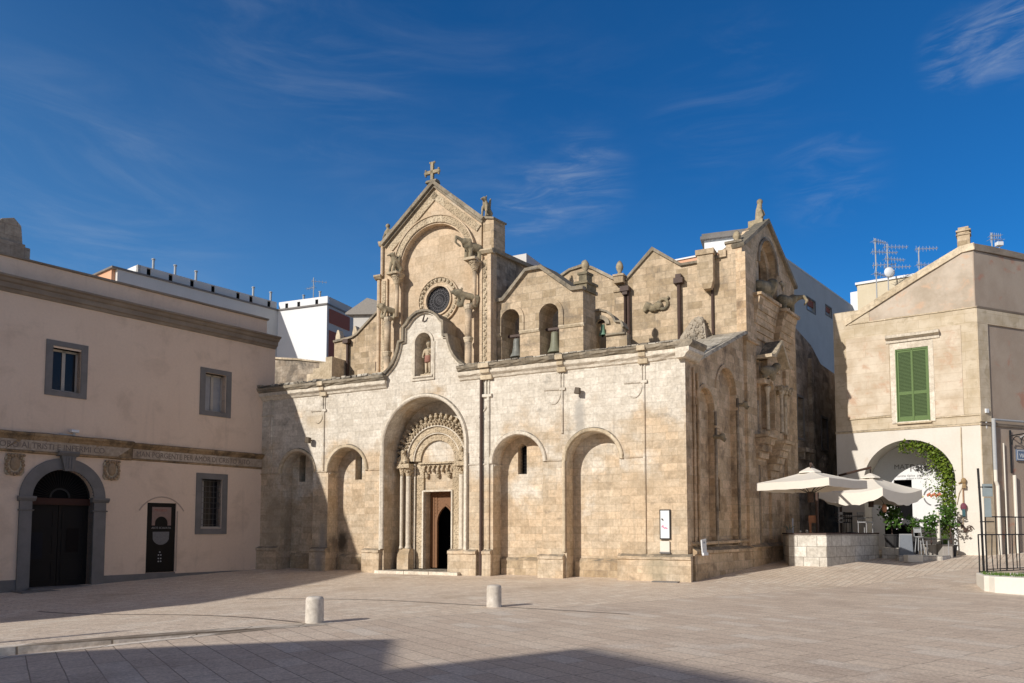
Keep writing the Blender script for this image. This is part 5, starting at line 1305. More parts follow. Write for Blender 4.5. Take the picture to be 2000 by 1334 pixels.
# right face of the corner
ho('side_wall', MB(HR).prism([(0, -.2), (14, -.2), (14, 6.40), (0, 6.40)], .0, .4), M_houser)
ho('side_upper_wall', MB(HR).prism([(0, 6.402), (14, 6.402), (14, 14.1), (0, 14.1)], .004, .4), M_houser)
ho('side_pilaster', MB(HR).box(.0, .66, -.05, .01, 6.5, 10.85).box(.0, 14, -.05, .01, 10.86, 11.5).box(.0, .62, -.04, .01, -.2, 6.3), M_houseq)
ho('side_string_course', MB(HR).strip(0, 14, [(.02, 11.5), (-.06, 11.52), (-.08, 11.60), (.02, 11.64)], 8, .008).strip(0, 14, [(.02, 6.32), (-.06, 6.34), (-.08, 6.44), (.02, 6.47)], 8, .008), M_corn)
ho('side_parapet', MB(HR).strip(-.05, 14, [(.3, 14.10), (-.06, 14.12), (-.06, 14.42), (.4, 14.46), (.4, 14.10)], 12, .015), M_corn)
cbl = MB(HR)
cbl.tube([(.70, -.14, 6.60), (9, -.14, 6.60)], .05, 8)
ho('cable_duct', cbl, M_tin)
cbl = MB(HR); cbl.tube([(.70, -.10, 6.65), (.70, -.10, 3.9), (.80, -.10, 3.7), (.80, -.10, .5)], .075, 10)
ho('drainpipe', cbl, M_cream)
ho('drainpipe', MB(HR).tube([(.70, -.10, 6.64), (.70, -.10, 4.4)], .08, 10), M_tin)
ho('drainpipe', MB(HR).tube([(1.35, -.06, .5), (1.35, -.06, 5.6)], .03, 8).tube([(1.95, -.08, 4.2), (1.95, -.08, .5)], .07, 8), M_cream)
ho('wall_box', MB(HR).box(.25, .42, -.12, .0, 6.88, 7.06).box(.30, .36, -.05, .0, 6.2, 6.88), M_white2)
ch = MB(); ch.box(-.62, -.12, .2, .62, 14.0, 14.95); ch.box(-.66, -.08, .16, .66, 14.95, 15.02); ch.box(-.6, -.14, .22, .60, 15.02, 15.12); ch.box(-.66, -.08, .16, .66, 15.12, 15.2); ch.box(-.58, -.16, .24, .58, 15.2, 15.34)
ho('chimney', ch, M_gable, bevel=.02)
# the vaulted passage behind the arch, white wall with the bar's name
vb = MB(); vb.ring(-2.88, 4.02, 1.863, 2.1, .9, 2.0, 0, 180, 30); vb.box(-4.98, -4.743, .9, 2.0, -.2, 4.02); vb.box(-1.017, -.8, .9, 2.0, -.2, 4.02)
ho('vault', vb, M_housew)
bw = ho('passage_wall', MB().prism([(-5.6, -.2), (-.3, -.2), (-.3, 6.6), (-5.6, 6.6)], 2.0, 2.3, [[(-3.75, .8), (-2.98, .8), (-2.98, 4.18), (-3.75, 4.18)]]), M_whitep)
ho('doorway_dark', MB().box(-3.85, -2.88, 2.5, 2.55, .2, 4.3), M_black)
DKG = plain('sign_grey', (.20, .19, .19), .8)
def bt(s, size, x, z, mat=DKG, xs=1.0): return text('wall_lettering', s, size, mat, bw, lambda a, b, c: (x + a, 1.994 + b, z + c), .003, xs=xs)
bt('MAT', .32, -3.72, 4.70); bt('Rist', .50, -3.06, 4.56); bt('cucina tipica  pizzeria', .16, -3.62, 4.32, xs=1.0); bt('pranzo e cena', .12, -3.2, 4.20)
lg = MB()
for a0, a1 in ((20, 75), (100, 170), (190, 250), (270, 340)): lg.ring(-2.05, 3.35, .40, .46, 1.985, 2.005, a0, a1, 10)
ho('round_emblem', lg, DKG, bw)
lg = MB()
for k in range(9): lg.ball((-2.32 + .07 * k, 1.99, 3.42 + .05 * math.sin(k * 2.1)), (.055, .012, .075), 7, 5)
ho('emblem_lettering', lg, plain('emblem_red', (.50, .16, .09), .7), bw)
lg = MB(); lg.ball((-2.62, 1.99, 3.35), (.14, .012, .06), 7, 5); ho('emblem_mark', lg, plain('emblem_yellow', (.62, .55, .22), .7), bw)
mb = MB()
for k in range(5): mb.tube([(-1.45 + .03 * k, 1.95 - .02 * k, 2.6 + .1 * k), (-1.40, 1.92, 2.9)], .02, 5)
# flowers boxes, hose and scroll hook on the front wall
mb = MB(); mb.tube([(-.74, -.04, 6.3), (-.75, -.04, 4.2), (-.76, -.05, 3.0), (-.80, -.05, 1.8)], .022, 6); mb.tube([(-.74, -.04, 3.7), (-.9, -.06, 3.4), (-1.0, -.05, 2.9)], .015, 5)
ho('wall_cable', mb, M_mould)
B1 = empty('wall_lantern', HC0 + Vector((0, 0, 0)), R(-34.2)); tag(B1, 'brown curled wall lantern on the whitewashed corner of the house beside the arch', 'lantern')
mb = MB(); mb.ball((-.70, -.12, 3.92), (.11, .11, .14)); mb.ball((-.68, -.14, 3.70), (.08, .08, .12)); mb.tube([(-.9, -.03, 3.82), (-.75, -.1, 3.9)], .03, 6); mb.box(-.78, -.62, -.2, -.02, 3.60, 3.66)
mb.build('lantern_body', plain('brown_ochre_metal', (.30, .20, .10), .6, var=.4), B1)
B2 = empty('hanging_ornament', HC0, R(-34.2)); tag(B2, 'dark red and blue hanging ornament on a cord below the wall lantern', 'ornament')
MB().ball((-.74, -.12, 2.78), (.13, .10, .19)).build('ornament_body', plain('dark_red', (.16, .045, .07), .6), B2); MB().box(-.80, -.68, -.2, -.1, 2.35, 2.7).build('ribbon', plain('dark_teal', (.03, .09, .11), .6), B2); MB().tube([(-.74, -.1, 3.6), (-.74, -.1, 2.9)], .012, 5).build('cord', M_woodp, B2)
B3 = empty('iron_scroll_bracket', HC0, R(-34.2)); tag(B3, 'curly dark iron bracket low on the whitewashed pier right of the arch', 'bracket')
mb = MB()
mb.tube([(-.55 + .14 * (1 - t / 14) * math.cos(t * .8), -.1, 1.85 + .14 * (1 - t / 14) * math.sin(t * .8)) for t in range(12)], .022, 6); mb.tube([(-1.0, -.04, 2.2), (-.8, -.1, 2.0), (-.62, -.1, 1.74)], .022, 6); mb.ball((-.82, -.1, 1.95), .07); mb.ball((-.72, -.1, 1.75), .08)
mb.build('scroll', M_rust, B3)
# street lamp bracket and name plate on the right face
L1 = empty('wall_lamp', HC0, R(-34.2)); tag(L1, 'black street lamp on a scrolled iron bracket high on the side of the corner house', 'lamp')
mb = MB(HR)
mb.tube([(1.85, -.05, 5.95), (1.85, -1.15, 6.0)], .03, 6)
for q in range(2): mb.tube([(1.85, -.1 - .4 * q - .22 * (1 - math.cos(t)), 5.55 + .35 * math.sin(t)) for t in [R(a) for a in range(0, 181, 30)]], .022, 6)
mb.tube([(1.85, -1.15, 6.0), (1.85, -1.25, 5.8), (1.85, -1.15, 5.45)], .02, 6); mb.ball((1.85, -1.2, 6.0), .09)
mb.box(1.82, 1.88, -.06, .02, 4.3, 6.2)
mb.build('bracket', M_iron, L1)
MB(HR).box(1.72, 1.98, -1.30, -1.02, 5.15, 5.45).build('lamp_head', plain('navy_metal', (.02, .023, .035), .5), L1, bevel=.02)
CM = empty('security_camera', HC0, R(-34.2)); tag(CM, 'white security camera on the side of the corner house above the blue plate', 'camera')
MB(HR).box(2.35, 2.75, -.45, -.3, 5.92, 6.08).build('camera_body', M_white2, CM, bevel=.02); MB(HR).tube([(2.5, -.35, 6.0), (2.5, 0, 5.9)], .03, 6).build('bracket', M_tin, CM)
SGN = MB(HR).box(2.18, 3.1, -.07, -.02, 4.86, 5.36).build('street_sign', M_blue, None); SGN.location = HC0; SGN.rotation_euler = (0, 0, R(-34.2)); tag(SGN, 'grey blue enamel street name plate on the side of the corner house', 'sign')
mb = MB(HR); mb.prism([(2.22, 4.90), (3.06, 4.90), (3.06, 5.32), (2.22, 5.32)], -.075, -.065, [[(2.25, 4.93), (3.03, 4.93), (3.03, 5.29), (2.25, 5.29)]])
mb.build('sign_border', M_white2, SGN)
text('sign_lettering', 'VIA', .26, M_white2, SGN, lambda x, y, z: HR(2.36 + x, -.072 + y, 5.0 + z), .002)

# ---------------------------------------------------------------- raised stone terrace in front of the house
T = [(11.15, 31.05), (12.36, 30.27), (15.85, 33.30), (16.2, 34.1), (15.2, 35.9), (13.9, 35.2), (11.75, 33.4)]
TZ = 1.64
TR = empty('stone_terrace', (12.36, 30.27, .3)); tag(TR, 'raised cafe terrace of pale stone blocks with a brown deck under cream parasols', 'terrace')
def poly_prism(pts, z0, z1, mb=None):
    mb = mb or MB(); n = len(pts)
    A = [mb.v(x - 12.36, y - 30.27, z0 - .3) for x, y in pts]; B = [mb.v(x - 12.36, y - 30.27, z1 - .3) for x, y in pts]
    mb.face(B); mb.face(list(reversed(A)))
    for i in range(n): mb.face([A[i], A[(i + 1) % n], B[(i + 1) % n], B[i]])
    return mb
def grow(pts, d):
    c = Vector((sum(p[0] for p in pts) / len(pts), sum(p[1] for p in pts) / len(pts)))
    return [tuple(Vector(p) + (Vector(p) - c).normalized() * d) for p in pts]
poly_prism(T, -.2, TZ - .04).build('block_wall', M_block, TR, bevel=.012)
poly_prism(grow(T, .03), TZ - .04, TZ + .02).build('deck', M_deck, TR)
poly_prism([(15.93, 33.2), (16.35, 32.6), (16.9, 33.4), (16.3, 34.0)], -.2, 1.02).build('side_block', M_block, TR)
T2 = [(15.9, 31.7), (17.6, 31.55), (18.6, 32.6), (18.4, 33.3), (16.6, 33.6)]
TS = empty('low_stone_step', (12.36, 30.27, .3)); tag(TS, 'low grey stone step leading up to the bar doorway inside the arch', 'step')
poly_prism(T2, .1, .72).build('step_block', M_block, TS, bevel=.015)
WB = MB().box(-.32, .32, -.16, .16, 0, .30).build('white_stone_block', M_cream, None, bevel=.02); WB.location = (16.20, 31.15, g_at(16.2, 31.15)); WB.rotation_euler = (0, 0, .1); tag(WB, 'small sunlit white stone block on the paving before the grey step', 'stone block')

def parasol(name_label, A, B, C, zr, zt, apex, pole_to, val=.34, droop=0.0, sag=.12, arm=None):
    A, B, C = Vector(A), Vector(B), Vector(C); D = A + C - B
    ctr = (A + B + C + D) / 4
    P = empty('parasol', (ctr.x, ctr.y, pole_to)); tag(P, name_label, 'parasol', 'cream parasols on the terrace')
    mb = MB(); cn = [A, B, C, D]; n = 14
    def pt(i, t, r):                                    # point on canopy: edge i, along t, out r (0 apex .. 1 rim)
        e = cn[i] + (cn[(i + 1) % 4] - cn[i]) * t
        p = ctr + (e - ctr) * r
        h = apex + (zr - apex) * (r ** .97) - sag * math.sin(math.pi * t) * (r ** 1.6) * .6 - .03 * math.sin(math.pi * r)
        return (p.x - ctr.x, p.y - ctr.y, h - pole_to + .008 * math.sin(9 * t + 5 * r))
    rs = [.16, .3, .45, .6, .75, .88, 1.0]
    for i in range(4):
        G = [[mb.v(*pt(i, k / n, r)) for k in range(n + 1)] for r in rs]
        for a in range(len(rs) - 1):
            for k in range(n): mb.face([G[a][k], G[a][k + 1], G[a + 1][k + 1], G[a + 1][k]])
        top = mb.v(0, 0, apex - .04 - pole_to)
        for k in range(n): mb.face([top, G[0][k + 1], G[0][k]])
        V = []
        for k in range(n + 1):
            x, y, z = pt(i, k / n, 1.0)
            w_ = (.008 if droop == 0 else .03) * math.sin(k * 1.9 + i) + droop * math.sin(math.pi * k / n)
            V.append(mb.v(x * 1.006, y * 1.006, z - val + w_))
        for k in range(n): mb.face([G[-1][k], G[-1][k + 1], V[k + 1], V[k]])
    bmesh.ops.remove_doubles(mb.bm, verts=mb.bm.verts, dist=.0015)
    o = mb.build('canopy', M_canvas, P, smooth=False)
    md = o.modifiers.new('thick', 'SOLIDIFY'); md.thickness = .012
    v = MB(); v.lathe(0, 0, [(.42, apex - .10 - pole_to), (.40, apex - .05 - pole_to), (.10, apex + .10 - pole_to), (.03, apex + .12 - pole_to)], 8)
    v.build('vent_cap', M_canvas, P)
    f_ = MB()
    f_.tube([(0, 0, apex + .1 - pole_to), (0, 0, apex + .30 - pole_to)], .016, 6)
    f_.build('finial', M_iron, P)
    rb = MB()
    for i in range(4):
        for t in (0, .5):
            x, y, z = pt(i, t, 1.0); rb.tube([(0, 0, apex - .12 - pole_to), (x * .99, y * .99, z - .06)], .014, 5); x2, y2, z2 = pt(i, t, .55); rb.tube([(0, 0, zr - .45 - pole_to), (x2, y2, z2 - .05)], .013, 5)
    rb.build('ribs', M_iron, P)
    pl_ = MB()
    if arm is None: pl_.tube([(0, 0, 0), (0, 0, apex - pole_to)], .04, 10).lathe(0, 0, [(.32, 0), (.32, .06), (.08, .09), (.06, .4)], 12)
    else:
        a, b = Vector(arm[0]), Vector(arm[1]); o_ = Vector((ctr.x, ctr.y, pole_to))
        MB().tube([a - o_, b - o_], .055, 6).build('arm', M_rust, P); MB().tube([b - o_, Vector((0, 0, apex - .1 - pole_to))], .03, 6).build('hanger', M_rust, P); MB().box(-.08, .08, -.08, .08, zr - .75 - pole_to, zr - .35 - pole_to).build('hub', M_rust, P)
        pl_.tube([Vector((a.x, a.y, pole_to)) - o_, a - o_ + Vector((0, 0, .05))], .06, 8)
    pl_.build('pole', M_rust, P)
    return P
parasol('larger cream parasol over the left part of the terrace beside the church wall', (9.35, 29.3), (10.71, 25.9), (12.85, 27.75), 3.56, 0, 4.00, TZ + .02, val=.28, sag=.05, arm=((12.55, 31.6, 4.20), (11.05, 28.3, 4.22)))
parasol('drooping cream parasol hung from a cantilever arm in front of the arch', (13.28, 33.2), (15.22, 31.5), (17.85, 33.4), 3.52, 0, 4.12, TZ + .02, val=.36, droop=-.16, sag=.30, arm=((15.15, 35.4, 4.30), (15.62, 33.35, 4.50)))
# things on the terrace
LT = empty('wooden_stand', (12.45, 31.75, TZ + .02), R(-25)); tag(LT, 'slim orange wooden menu stand at the front edge of the stone terrace', 'stand')
MB().box(-.17, -.08, -.04, .04, 0, .70).box(.12, .16, -.04, .04, .2, .66).build('post', M_woodp, LT); MB().prism([(-.19, .42), (.18, .42), (.20, .60), (.08, .72), (-.19, .72)], -.06, .05).build('board', M_woodp, LT)
def chair(loc, rz, label, mat):
    Cc = empty('cafe_chair', loc, rz); tag(Cc, label, 'chair', 'chairs on the cafe terrace')
    MB().box(-.23, .23, -.23, .23, .43, .48).build('seat', mat, Cc, bevel=.015)
    for x in (-.2, .2):
        for y in (-.2, .2): MB().tube([(x, y, 0), (x, y, .43)], .018, 6).build('leg', mat, Cc)
    b = MB(); b.box(-.23, .23, .2, .23, .60, .66); b.box(-.23, .23, .2, .235, .78, .90)
    for k in range(5): b.box(-.22 + k * .105, -.20 + k * .105, .205, .225, .48, .82)
    b.build('backrest', mat, Cc)
    for x in (-.24, .24): MB().tube([(x, .2, .66), (x, -.18, .66), (x, -.2, .45)], .016, 6).build('armrest', mat, Cc)
chair((14.35, 33.35, TZ + .02), 2.2, 'dark wicker chair on the terrace against the pale house wall', M_rattan)
chair((15.25, 33.2, TZ + .02), .5, 'grey metal armchair on the terrace beside the green shrub', M_grey)
chair((14.75, 34.1, TZ + .02), 3.3, 'dark chair farther back on the terrace between the other two chairs', M_rattan)
TB = empty('cafe_table', (14.75, 33.4, TZ + .02)); tag(TB, 'small dark square cafe table among the terrace chairs', 'table')
MB().box(-.35, .35, -.35, .35, .70, .74).build('tabletop', M_rattan, TB, bevel=.01); MB().tube([(0, 0, 0), (0, 0, .7)], .03, 8).lathe(0, 0, [(.25, 0), (.25, .02), (.03, .04)], 10).build('pedestal', M_iron, TB)
for k, (x, y, s_) in enumerate(((11.95, 31.9, .05), (12.2, 31.85, .06))):
    o = MB().lathe(0, 0, [(s_ * .7, 0), (s_, s_), (s_, s_ * 1.5), (s_ * .5, s_ * 2.2)], 10).build('candle_jar', M_cream, None, smooth=True); o.location = (x, y, TZ + .02)
    tag(o, ('smaller' if k == 0 else 'larger') + ' pale candle jar on the terrace edge left of the wooden stand', 'jar', 'candle jars on the terrace edge')
mb = MB()
for k in range(7): mb.tube([(0, 0, 0), (.1 * math.cos(k * .9), .1 * math.sin(k * .9), .22), (.3 * math.cos(k * .9), .3 * math.sin(k * .9), .30 + .05 * (k % 3))], .022, 5, .006)
YP = empty('agave_plant', (11.55, 32.1, TZ + .02)); tag(YP, 'spiky grey leaved plant at the left end of the terrace', 'plant'); mb.build('leaves', plain('grey_green_leaf', (.20, .23, .18), .7), YP); MB().lathe(0, 0, [(.1, -.0), (.14, .12), (.13, .14)], 10).build('pot', M_pot, YP)
VB = MB().tube([(0, 0, 0), (0, 0, .62)], .035, 8).build('white_post', M_white2, None); VB.location = (11.95, 32.75, TZ + .02); tag(VB, 'thin white post standing on the terrace before the dark lane', 'post')

def shrub(label, loc, w_, h, n, ls, mat, pot=None, trunk=None, name='potted_shrub', cat='plant', flowers=0, group=None):
    S = empty(name, loc); tag(S, label, cat, group)
    m = MB(); zb = (pot[1] if pot else 0) + (trunk or 0)
    cl = [(rnd.uniform(-w_ * .35, w_ * .35), rnd.uniform(-w_ * .35, w_ * .35), zb + rnd.uniform(.1, .9) * h, rnd.uniform(.25, .5) * w_) for _ in range(7)]
    for k in range(n):
        c = rnd.choice(cl); d = Vector((rnd.gauss(0, 1), rnd.gauss(0, 1), rnd.gauss(0, 1))).normalized() * c[3] * rnd.uniform(.3, 1) ** .6
        m.leaf((c[0] + d.x, c[1] + d.y, max(zb, c[2] + d.z)), ls)
    m.build('foliage', mat, S, recalc=False)
    if pot: MB().lathe(0, 0, [(pot[0] * .75, 0), (pot[0], pot[1]), (pot[0] * 1.08, pot[1]), (pot[0] * 1.08, pot[1] - .04), (pot[0] * .9, pot[1] - .03)], 14).build('pot', pot[2], S)
    if trunk: MB().tube([(0, 0, 0), (.03, 0, zb * .5), (0, .02, zb + h * .4)], .045, 7, .02).build('stem', M_rust, S)
    if flowers:
        f_ = MB()
        for k in range(flowers):
            c = rnd.choice(cl); d = Vector((rnd.gauss(0, 1), rnd.gauss(0, 1), rnd.gauss(0, 1))).normalized() * c[3]
            f_.ball((c[0] + d.x, c[1] + d.y, c[2] + d.z), rnd.uniform(.02, .04), 6, 4)
        f_.build('flowers', M_flower, S)
    return S
gsz = lambda x, y: g_at(x, y)
shrub('leafy green shrub in a dark planter between the terrace and the menu board', (16.35, 33.15, 1.05), .95, .95, 520, .15, M_leaf, (.30, .55, M_rattan), .25, flowers=26)
shrub('tall green potted shrub with pale flowers below the ivy right of the doorway', (18.0, 33.1, gsz(18, 33)),   .85, .95, 420, .14, M_leaf, (.30, .55, M_pot), .35, flowers=14)
shrub('smaller leafy shrub with lilac flowers against the arch jamb under the ivy', (18.9, 33.2, gsz(18.9, 33.2)), .75, 1.5, 420, .14, M_leaf, (.25, .5, M_rattan), .5, flowers=18)
shrub('small dark leafed plant in front of the doorway beside the menu board', (17.15, 33.0, .72), .5, .7, 220, .11, M_leaf, (.18, .8, M_rattan), .2)
Sg = empty('potted_grass', (18.35, 32.65, gsz(18.35, 32.65))); tag(Sg, 'bright green grass tuft in a square concrete pot at the foot of the arch', 'plant')
m = MB()
for k in range(160):
    a = rnd.uniform(0, 6.28); r_ = rnd.uniform(0, .14); x, y = r_ * math.cos(a), r_ * math.sin(a); h = rnd.uniform(.25, .5); q = rnd.uniform(-.08, .08)
    m.face([m.v(x - .012, y, .55), m.v(x + .012, y, .55), m.v(x + q, y + q * .5, .55 + h)])
m.build('grass_blades', M_grass, Sg, recalc=False); MB().box(-.22, .22, -.22, .22, 0, .5).box(-.25, .25, -.25, .25, .5, .58).build('pot', M_pot, Sg, bevel=.015)
SW2 = MB().lathe(0, 0, [(.05, 0), (.07, .6), (.07, 1.3), (.05, 1.75)], 10).build('wrapped_post', M_cream, None); SW2.location = (18.20, 32.85, gsz(18.2, 32.8) + .2); tag(SW2, 'pale slim post standing among the shrubs at the right of the arch', 'post')
MBd = empty('menu_board', (16.55, 32.35, .72), R(-10)); tag(MBd, 'grey slate menu board with white rim standing on the low step', 'menu board')
MB().prism([(-.26, 0), (.26, 0), (.22, .85), (-.22, .85)], -.03, .03).build('board', M_slate, MBd); MB().prism([(-.30, 0), (.30, 0), (.25, .9), (-.25, .9)], .031, .06, [[(-.24, .05), (.24, .05), (.2, .83), (-.2, .83)]]).build('rim', M_grey, MBd)
CT = empty('bar_counter', (17.35, 34.3, .72), R(-34.2)); tag(CT, 'black bar counter with a white awning edge in the doorway under the arch', 'counter')
MB().box(-.62, .62, -.3, .3, 0, 1.25).build('counter_body', M_black, CT); mb = MB(); mb.box(-.66, .66, -.36, .3, 1.40, 1.56)
for k in range(6): mb.prism(arc(-.55 + k * .22, 1.40, .11, 180, 360, 6), -.36, -.34)
mb.build('white_canopy', M_white2, CT)
ST2 = empty('silver_stool', (16.95, 32.05, .72)); tag(ST2, 'silver bar stool in front of the doorway right of the menu board', 'stool')
for k in range(4): MB().tube([(.2 * math.cos(k * 1.57 + .8), .2 * math.sin(k * 1.57 + .8), 0), (.12 * math.cos(k * 1.57 + .8), .12 * math.sin(k * 1.57 + .8), .75)], .016, 6).build('leg', M_tin, ST2)
MB().lathe(0, 0, [(.16, .75), (.18, .78), (.17, .80)], 14).build('seat', M_grey, ST2); mb = MB(); mb.tube([(-.15, .12, .8), (-.15, .15, 1.15), (.15, .15, 1.15), (.15, .12, .8)], .016, 6); mb.box(-.14, .14, .14, .16, .95, 1.12); mb.build('backrest', M_tin, ST2)
TB2 = empty('cafe_table', (17.75, 32.35, .72)); tag(TB2, 'dark long table before the arch doorway with legs on the low step', 'table')
MB().box(-.55, .55, -.3, .3, .66, .70).build('tabletop', M_rattan, TB2)
for x in (-.45, .45):
    for y in (-.22, .22): MB().tube([(x, y, 0), (x, y, .66)], .02, 6).build('leg', M_grey, TB2)
LM = empty('paper_lantern', (15.95, 32.9, TZ + .9)); tag(LM, 'small orange glass lantern hanging beside the shrub on the terrace', 'lantern')
MB().lathe(0, 0, [(.06, 0), (.10, .1), (.10, .25), (.05, .34)], 10).build('shade', plain('peach_glass', (.62, .30, .18), .5), LM, smooth=True); MB().tube([(0, 0, .34), (-.12, .0, .55), (-.3, 0, .6)], .01, 5).build('wire', M_iron, LM)
# ivy over the arch
IV = empty('ivy', HC0, R(-34.2)); tag(IV, 'bright green ivy climbing the right inside of the arch on the corner house', 'ivy')
m = MB()
pathi = []
for a in range(96, -1, -4): pathi.append((-2.88 + 1.66 * math.cos(R(a)), 4.02 + 1.66 * math.sin(R(a))))
for z in [3.8 - .2 * k for k in range(11)]: pathi.append((-1.24, z))
for k, (x, z) in enumerate(pathi):
    t = k / len(pathi); w_ = .16 + .30 * math.sin(min(1, t * 2.2) * 1.57)
    if k > 26: w_ = .40
    for q in range(int(46 + 64 * min(1, t * 1.6))):
        dx = rnd.gauss(0, w_ * .50); dz = rnd.gauss(0, .16)
        rx, rz_ = x + dx - .10, z + dz
        dd_ = math.hypot(rx + 2.88, rz_ - 4.02) if rz_ > 4.02 else abs(rx + 2.88)
        if dd_ > 1.84: continue
        m.leaf((rx, rnd.uniform(-.10, .55), rz_), rnd.uniform(.08, .16))
for q in range(160):                                      # hanging tendrils
    x = rnd.uniform(-2.4, -1.5); m.leaf((x + rnd.gauss(0, .05), rnd.uniform(.2, .7), rnd.uniform(3.6, 5.0) - (x + 2.4) * .9), .09)
m.build('leaves', M_ivy, IV, recalc=False)
mb = MB(); mb.tube([(x + .05, .3, z) for x, z in pathi[2::3]], .03, 6); mb.build('stem', M_rust, IV)
# ---------------------------------------------------------------- lane wall beside the church and the town behind
def at(px, py, Y):
    """point on the line of sight through a photograph pixel, at ground distance Y (used to site the far buildings)"""
    a, b = (px - 1000) / 1500, (936 - py) / 1500; p = R(3.75)
    dy, dz = math.cos(p) - b * math.sin(p), math.sin(p) + b * math.cos(p)
    t = Y / dy
    return Vector((a * t, Y, 1.8 + dz * t))
svW = Vector((math.sin(R(38)), math.cos(R(38)), 0)); snW = Vector((math.cos(R(38)), -math.sin(R(38)), 0))
LNo = C0 + svW * 12.2 - snW * .35; LN = empty('lane_building', LNo, R(52)); tag(LN, 'dark blackened stone building in the shaded lane between church and corner house', 'building')
def ln(name, mb, mat, parent=None, **k): return mb.build(name, mat, parent or LN, **k)
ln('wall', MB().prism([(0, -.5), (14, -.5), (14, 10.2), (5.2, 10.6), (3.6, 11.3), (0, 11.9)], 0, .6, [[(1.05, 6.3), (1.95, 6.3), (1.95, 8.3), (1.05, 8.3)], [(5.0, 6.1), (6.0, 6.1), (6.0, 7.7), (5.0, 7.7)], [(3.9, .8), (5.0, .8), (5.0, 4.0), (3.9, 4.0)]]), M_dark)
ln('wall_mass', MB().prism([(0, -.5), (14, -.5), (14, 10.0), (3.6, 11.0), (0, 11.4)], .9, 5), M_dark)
for a, b, c, d in ((1.05, 1.95, 6.3, 8.3), (5.0, 6.0, 6.1, 7.7)):
    w_ = ln('window', MB().prism([(a - .12, c - .12), (b + .12, c - .12), (b + .12, d + .12), (a - .12, d + .12)], -.05, .05, [[(a, c), (b, c), (b, d), (a, d)]]), M_greystone)
    ln('pane', MB().box(a, b, .3, .34, c, d), M_glass, w_); ln('mullion', MB().box((a + b) / 2 - .04, (a + b) / 2 + .04, .24, .3, c, d), M_whitep2, w_)
ln('balcony_slab', MB().box(.8, 2.3, -.45, .02, 5.55, 5.75).box(1.0, 1.2, -.3, .02, 5.2, 5.55).box(1.9, 2.1, -.3, .02, 5.2, 5.55), M_dark)
ln('pilaster', MB().box(2.9, 3.2, -.2, .02, -.4, 10.5).box(.2, .4, -.15, .02, -.4, 9), M_dark)
ln('doorway', MB().box(3.85, 5.05, .4, .45, .7, 4.1), M_redw); ln('door_jamb', MB().box(3.55, 3.9, -.06, .3, .3, 4.2), M_greystone)
ln('carved_lump', MB().ball((4.6, -.1, 5.0), (.35, .25, .5)).ball((4.9, -.15, 5.4), (.25, .2, .3)), M_dark)
mb = MB(); mb.prism([(4.4, 10.2), (8, 10.0), (8, 11.0), (6.4, 11.2), (5.9, 12.0), (5.3, 11.4), (4.6, 11.5)], 1.2, 2.4); ln('ruined_parapet', mb, M_mould)

def bld(name, label, o, rz):
    e = empty(name, o, rz); tag(e, label, 'building'); return e
# white flats behind the plastered building
I0 = at(543, 606, 60.0); zi = I0.z
WA = bld('white_flats', 'white apartment block with drain holes and vent pipes on its parapet above the plastered building', Vector((I0.x, I0.y, 0)), R(52))
zt = at(543, 590, 60).z
MB().box(-12.5, 0, 0, 7, 0, zi - .06).build('wall', M_whitep2, WA)
MB().box(-12.75, -12.5, .3, 6.5, 0, zi - .06).build('end_wall', M_orange, WA)
MB().box(-12.9, -.0, -.10, 7, zi - .06, zi + .06).build('ledge', M_greystone, WA)
hs = []
for px in (278, 322, 365, 407, 457, 483, 519):
    r_ = (px - 1000) / 1500
    t = (I0.x - r_ * I0.y) / (svW.x - r_ * svW.y); hs.append(-t)
MB().prism([(-11.1, zi + .06), (-.05, zi + .06), (-.05, zt), (-11.1, zt)], .12, .4, [[(h - .14, zi + .12), (h + .14, zi + .12), (h + .14, zi + .60), (h - .14, zi + .60)] for h in hs]).build('parapet', M_whitep2, WA)
MB().box(-11.1, -10.9, .12, 6, zi + .06, zt).build('parapet_end', M_whitep, WA)
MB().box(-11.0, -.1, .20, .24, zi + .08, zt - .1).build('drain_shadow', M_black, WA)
mb = MB()
for px in (299, 343, 385, 500, 535):
    r_ = (px - 1000) / 1500; t = (I0.x - r_ * I0.y) / (svW.x - r_ * svW.y); MB().lathe(-t, 1.0, [(.085, zt - .6), (.085, zt + .92), (.13, zt + .93), (.13, zt + 1.0), (.05, zt + 1.05)], 10).build('vent_pipe', M_tin, WA)
d2v = Vector((.929, -.37, 0)); WBd = bld('white_block', 'bright white end of an apartment block with red brick panels on its shaded side', Vector((I0.x, I0.y, 0)), math.atan2(d2v.y, d2v.x))
MB().box(0, 4.64, 0, 12, 0, zi - .06).build('wall', M_whitep, WBd)
MB().box(-.0, 4.72, -.10, 12, zi - .06, zi + .06).build('ledge', M_greystone, WBd)
MB().prism([(0.0, zi + .06), (4.6, zi + .06), (4.6, zt), (0, zt)], .10, .35, [[(h - .14, zi + .12), (h + .14, zi + .12), (h + .14, zi + .5), (h - .14, zi + .5)] for h in (.75, 1.9, 3.6)]).build('parapet', M_whitep, WBd)
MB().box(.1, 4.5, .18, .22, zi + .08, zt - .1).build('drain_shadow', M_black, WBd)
MB().box(4.3, 4.62, .35, 12, zi + .06, zt).build('side_parapet', M_mauve, WBd)
MB().box(4.60, 4.66, .05, 12, 0, zi - .07).build('side_wall', M_mauve, WBd)
mb = MB(); z = zi - .3
for h, k in ((1.1, 3.0), (4.0, 3.2), (2.2, 3.0), (3, 3)): mb.box(4.64, 4.72, .25, k, z - h, z); z -= h + .6
split_build(mb, 'brick_panel', M_brickred, WBd)
MB().box(4.7, 4.74, 1.6, 2.4, zi - 8.0, zi - 7.0).build('window', M_glass, WBd)
mb = MB()
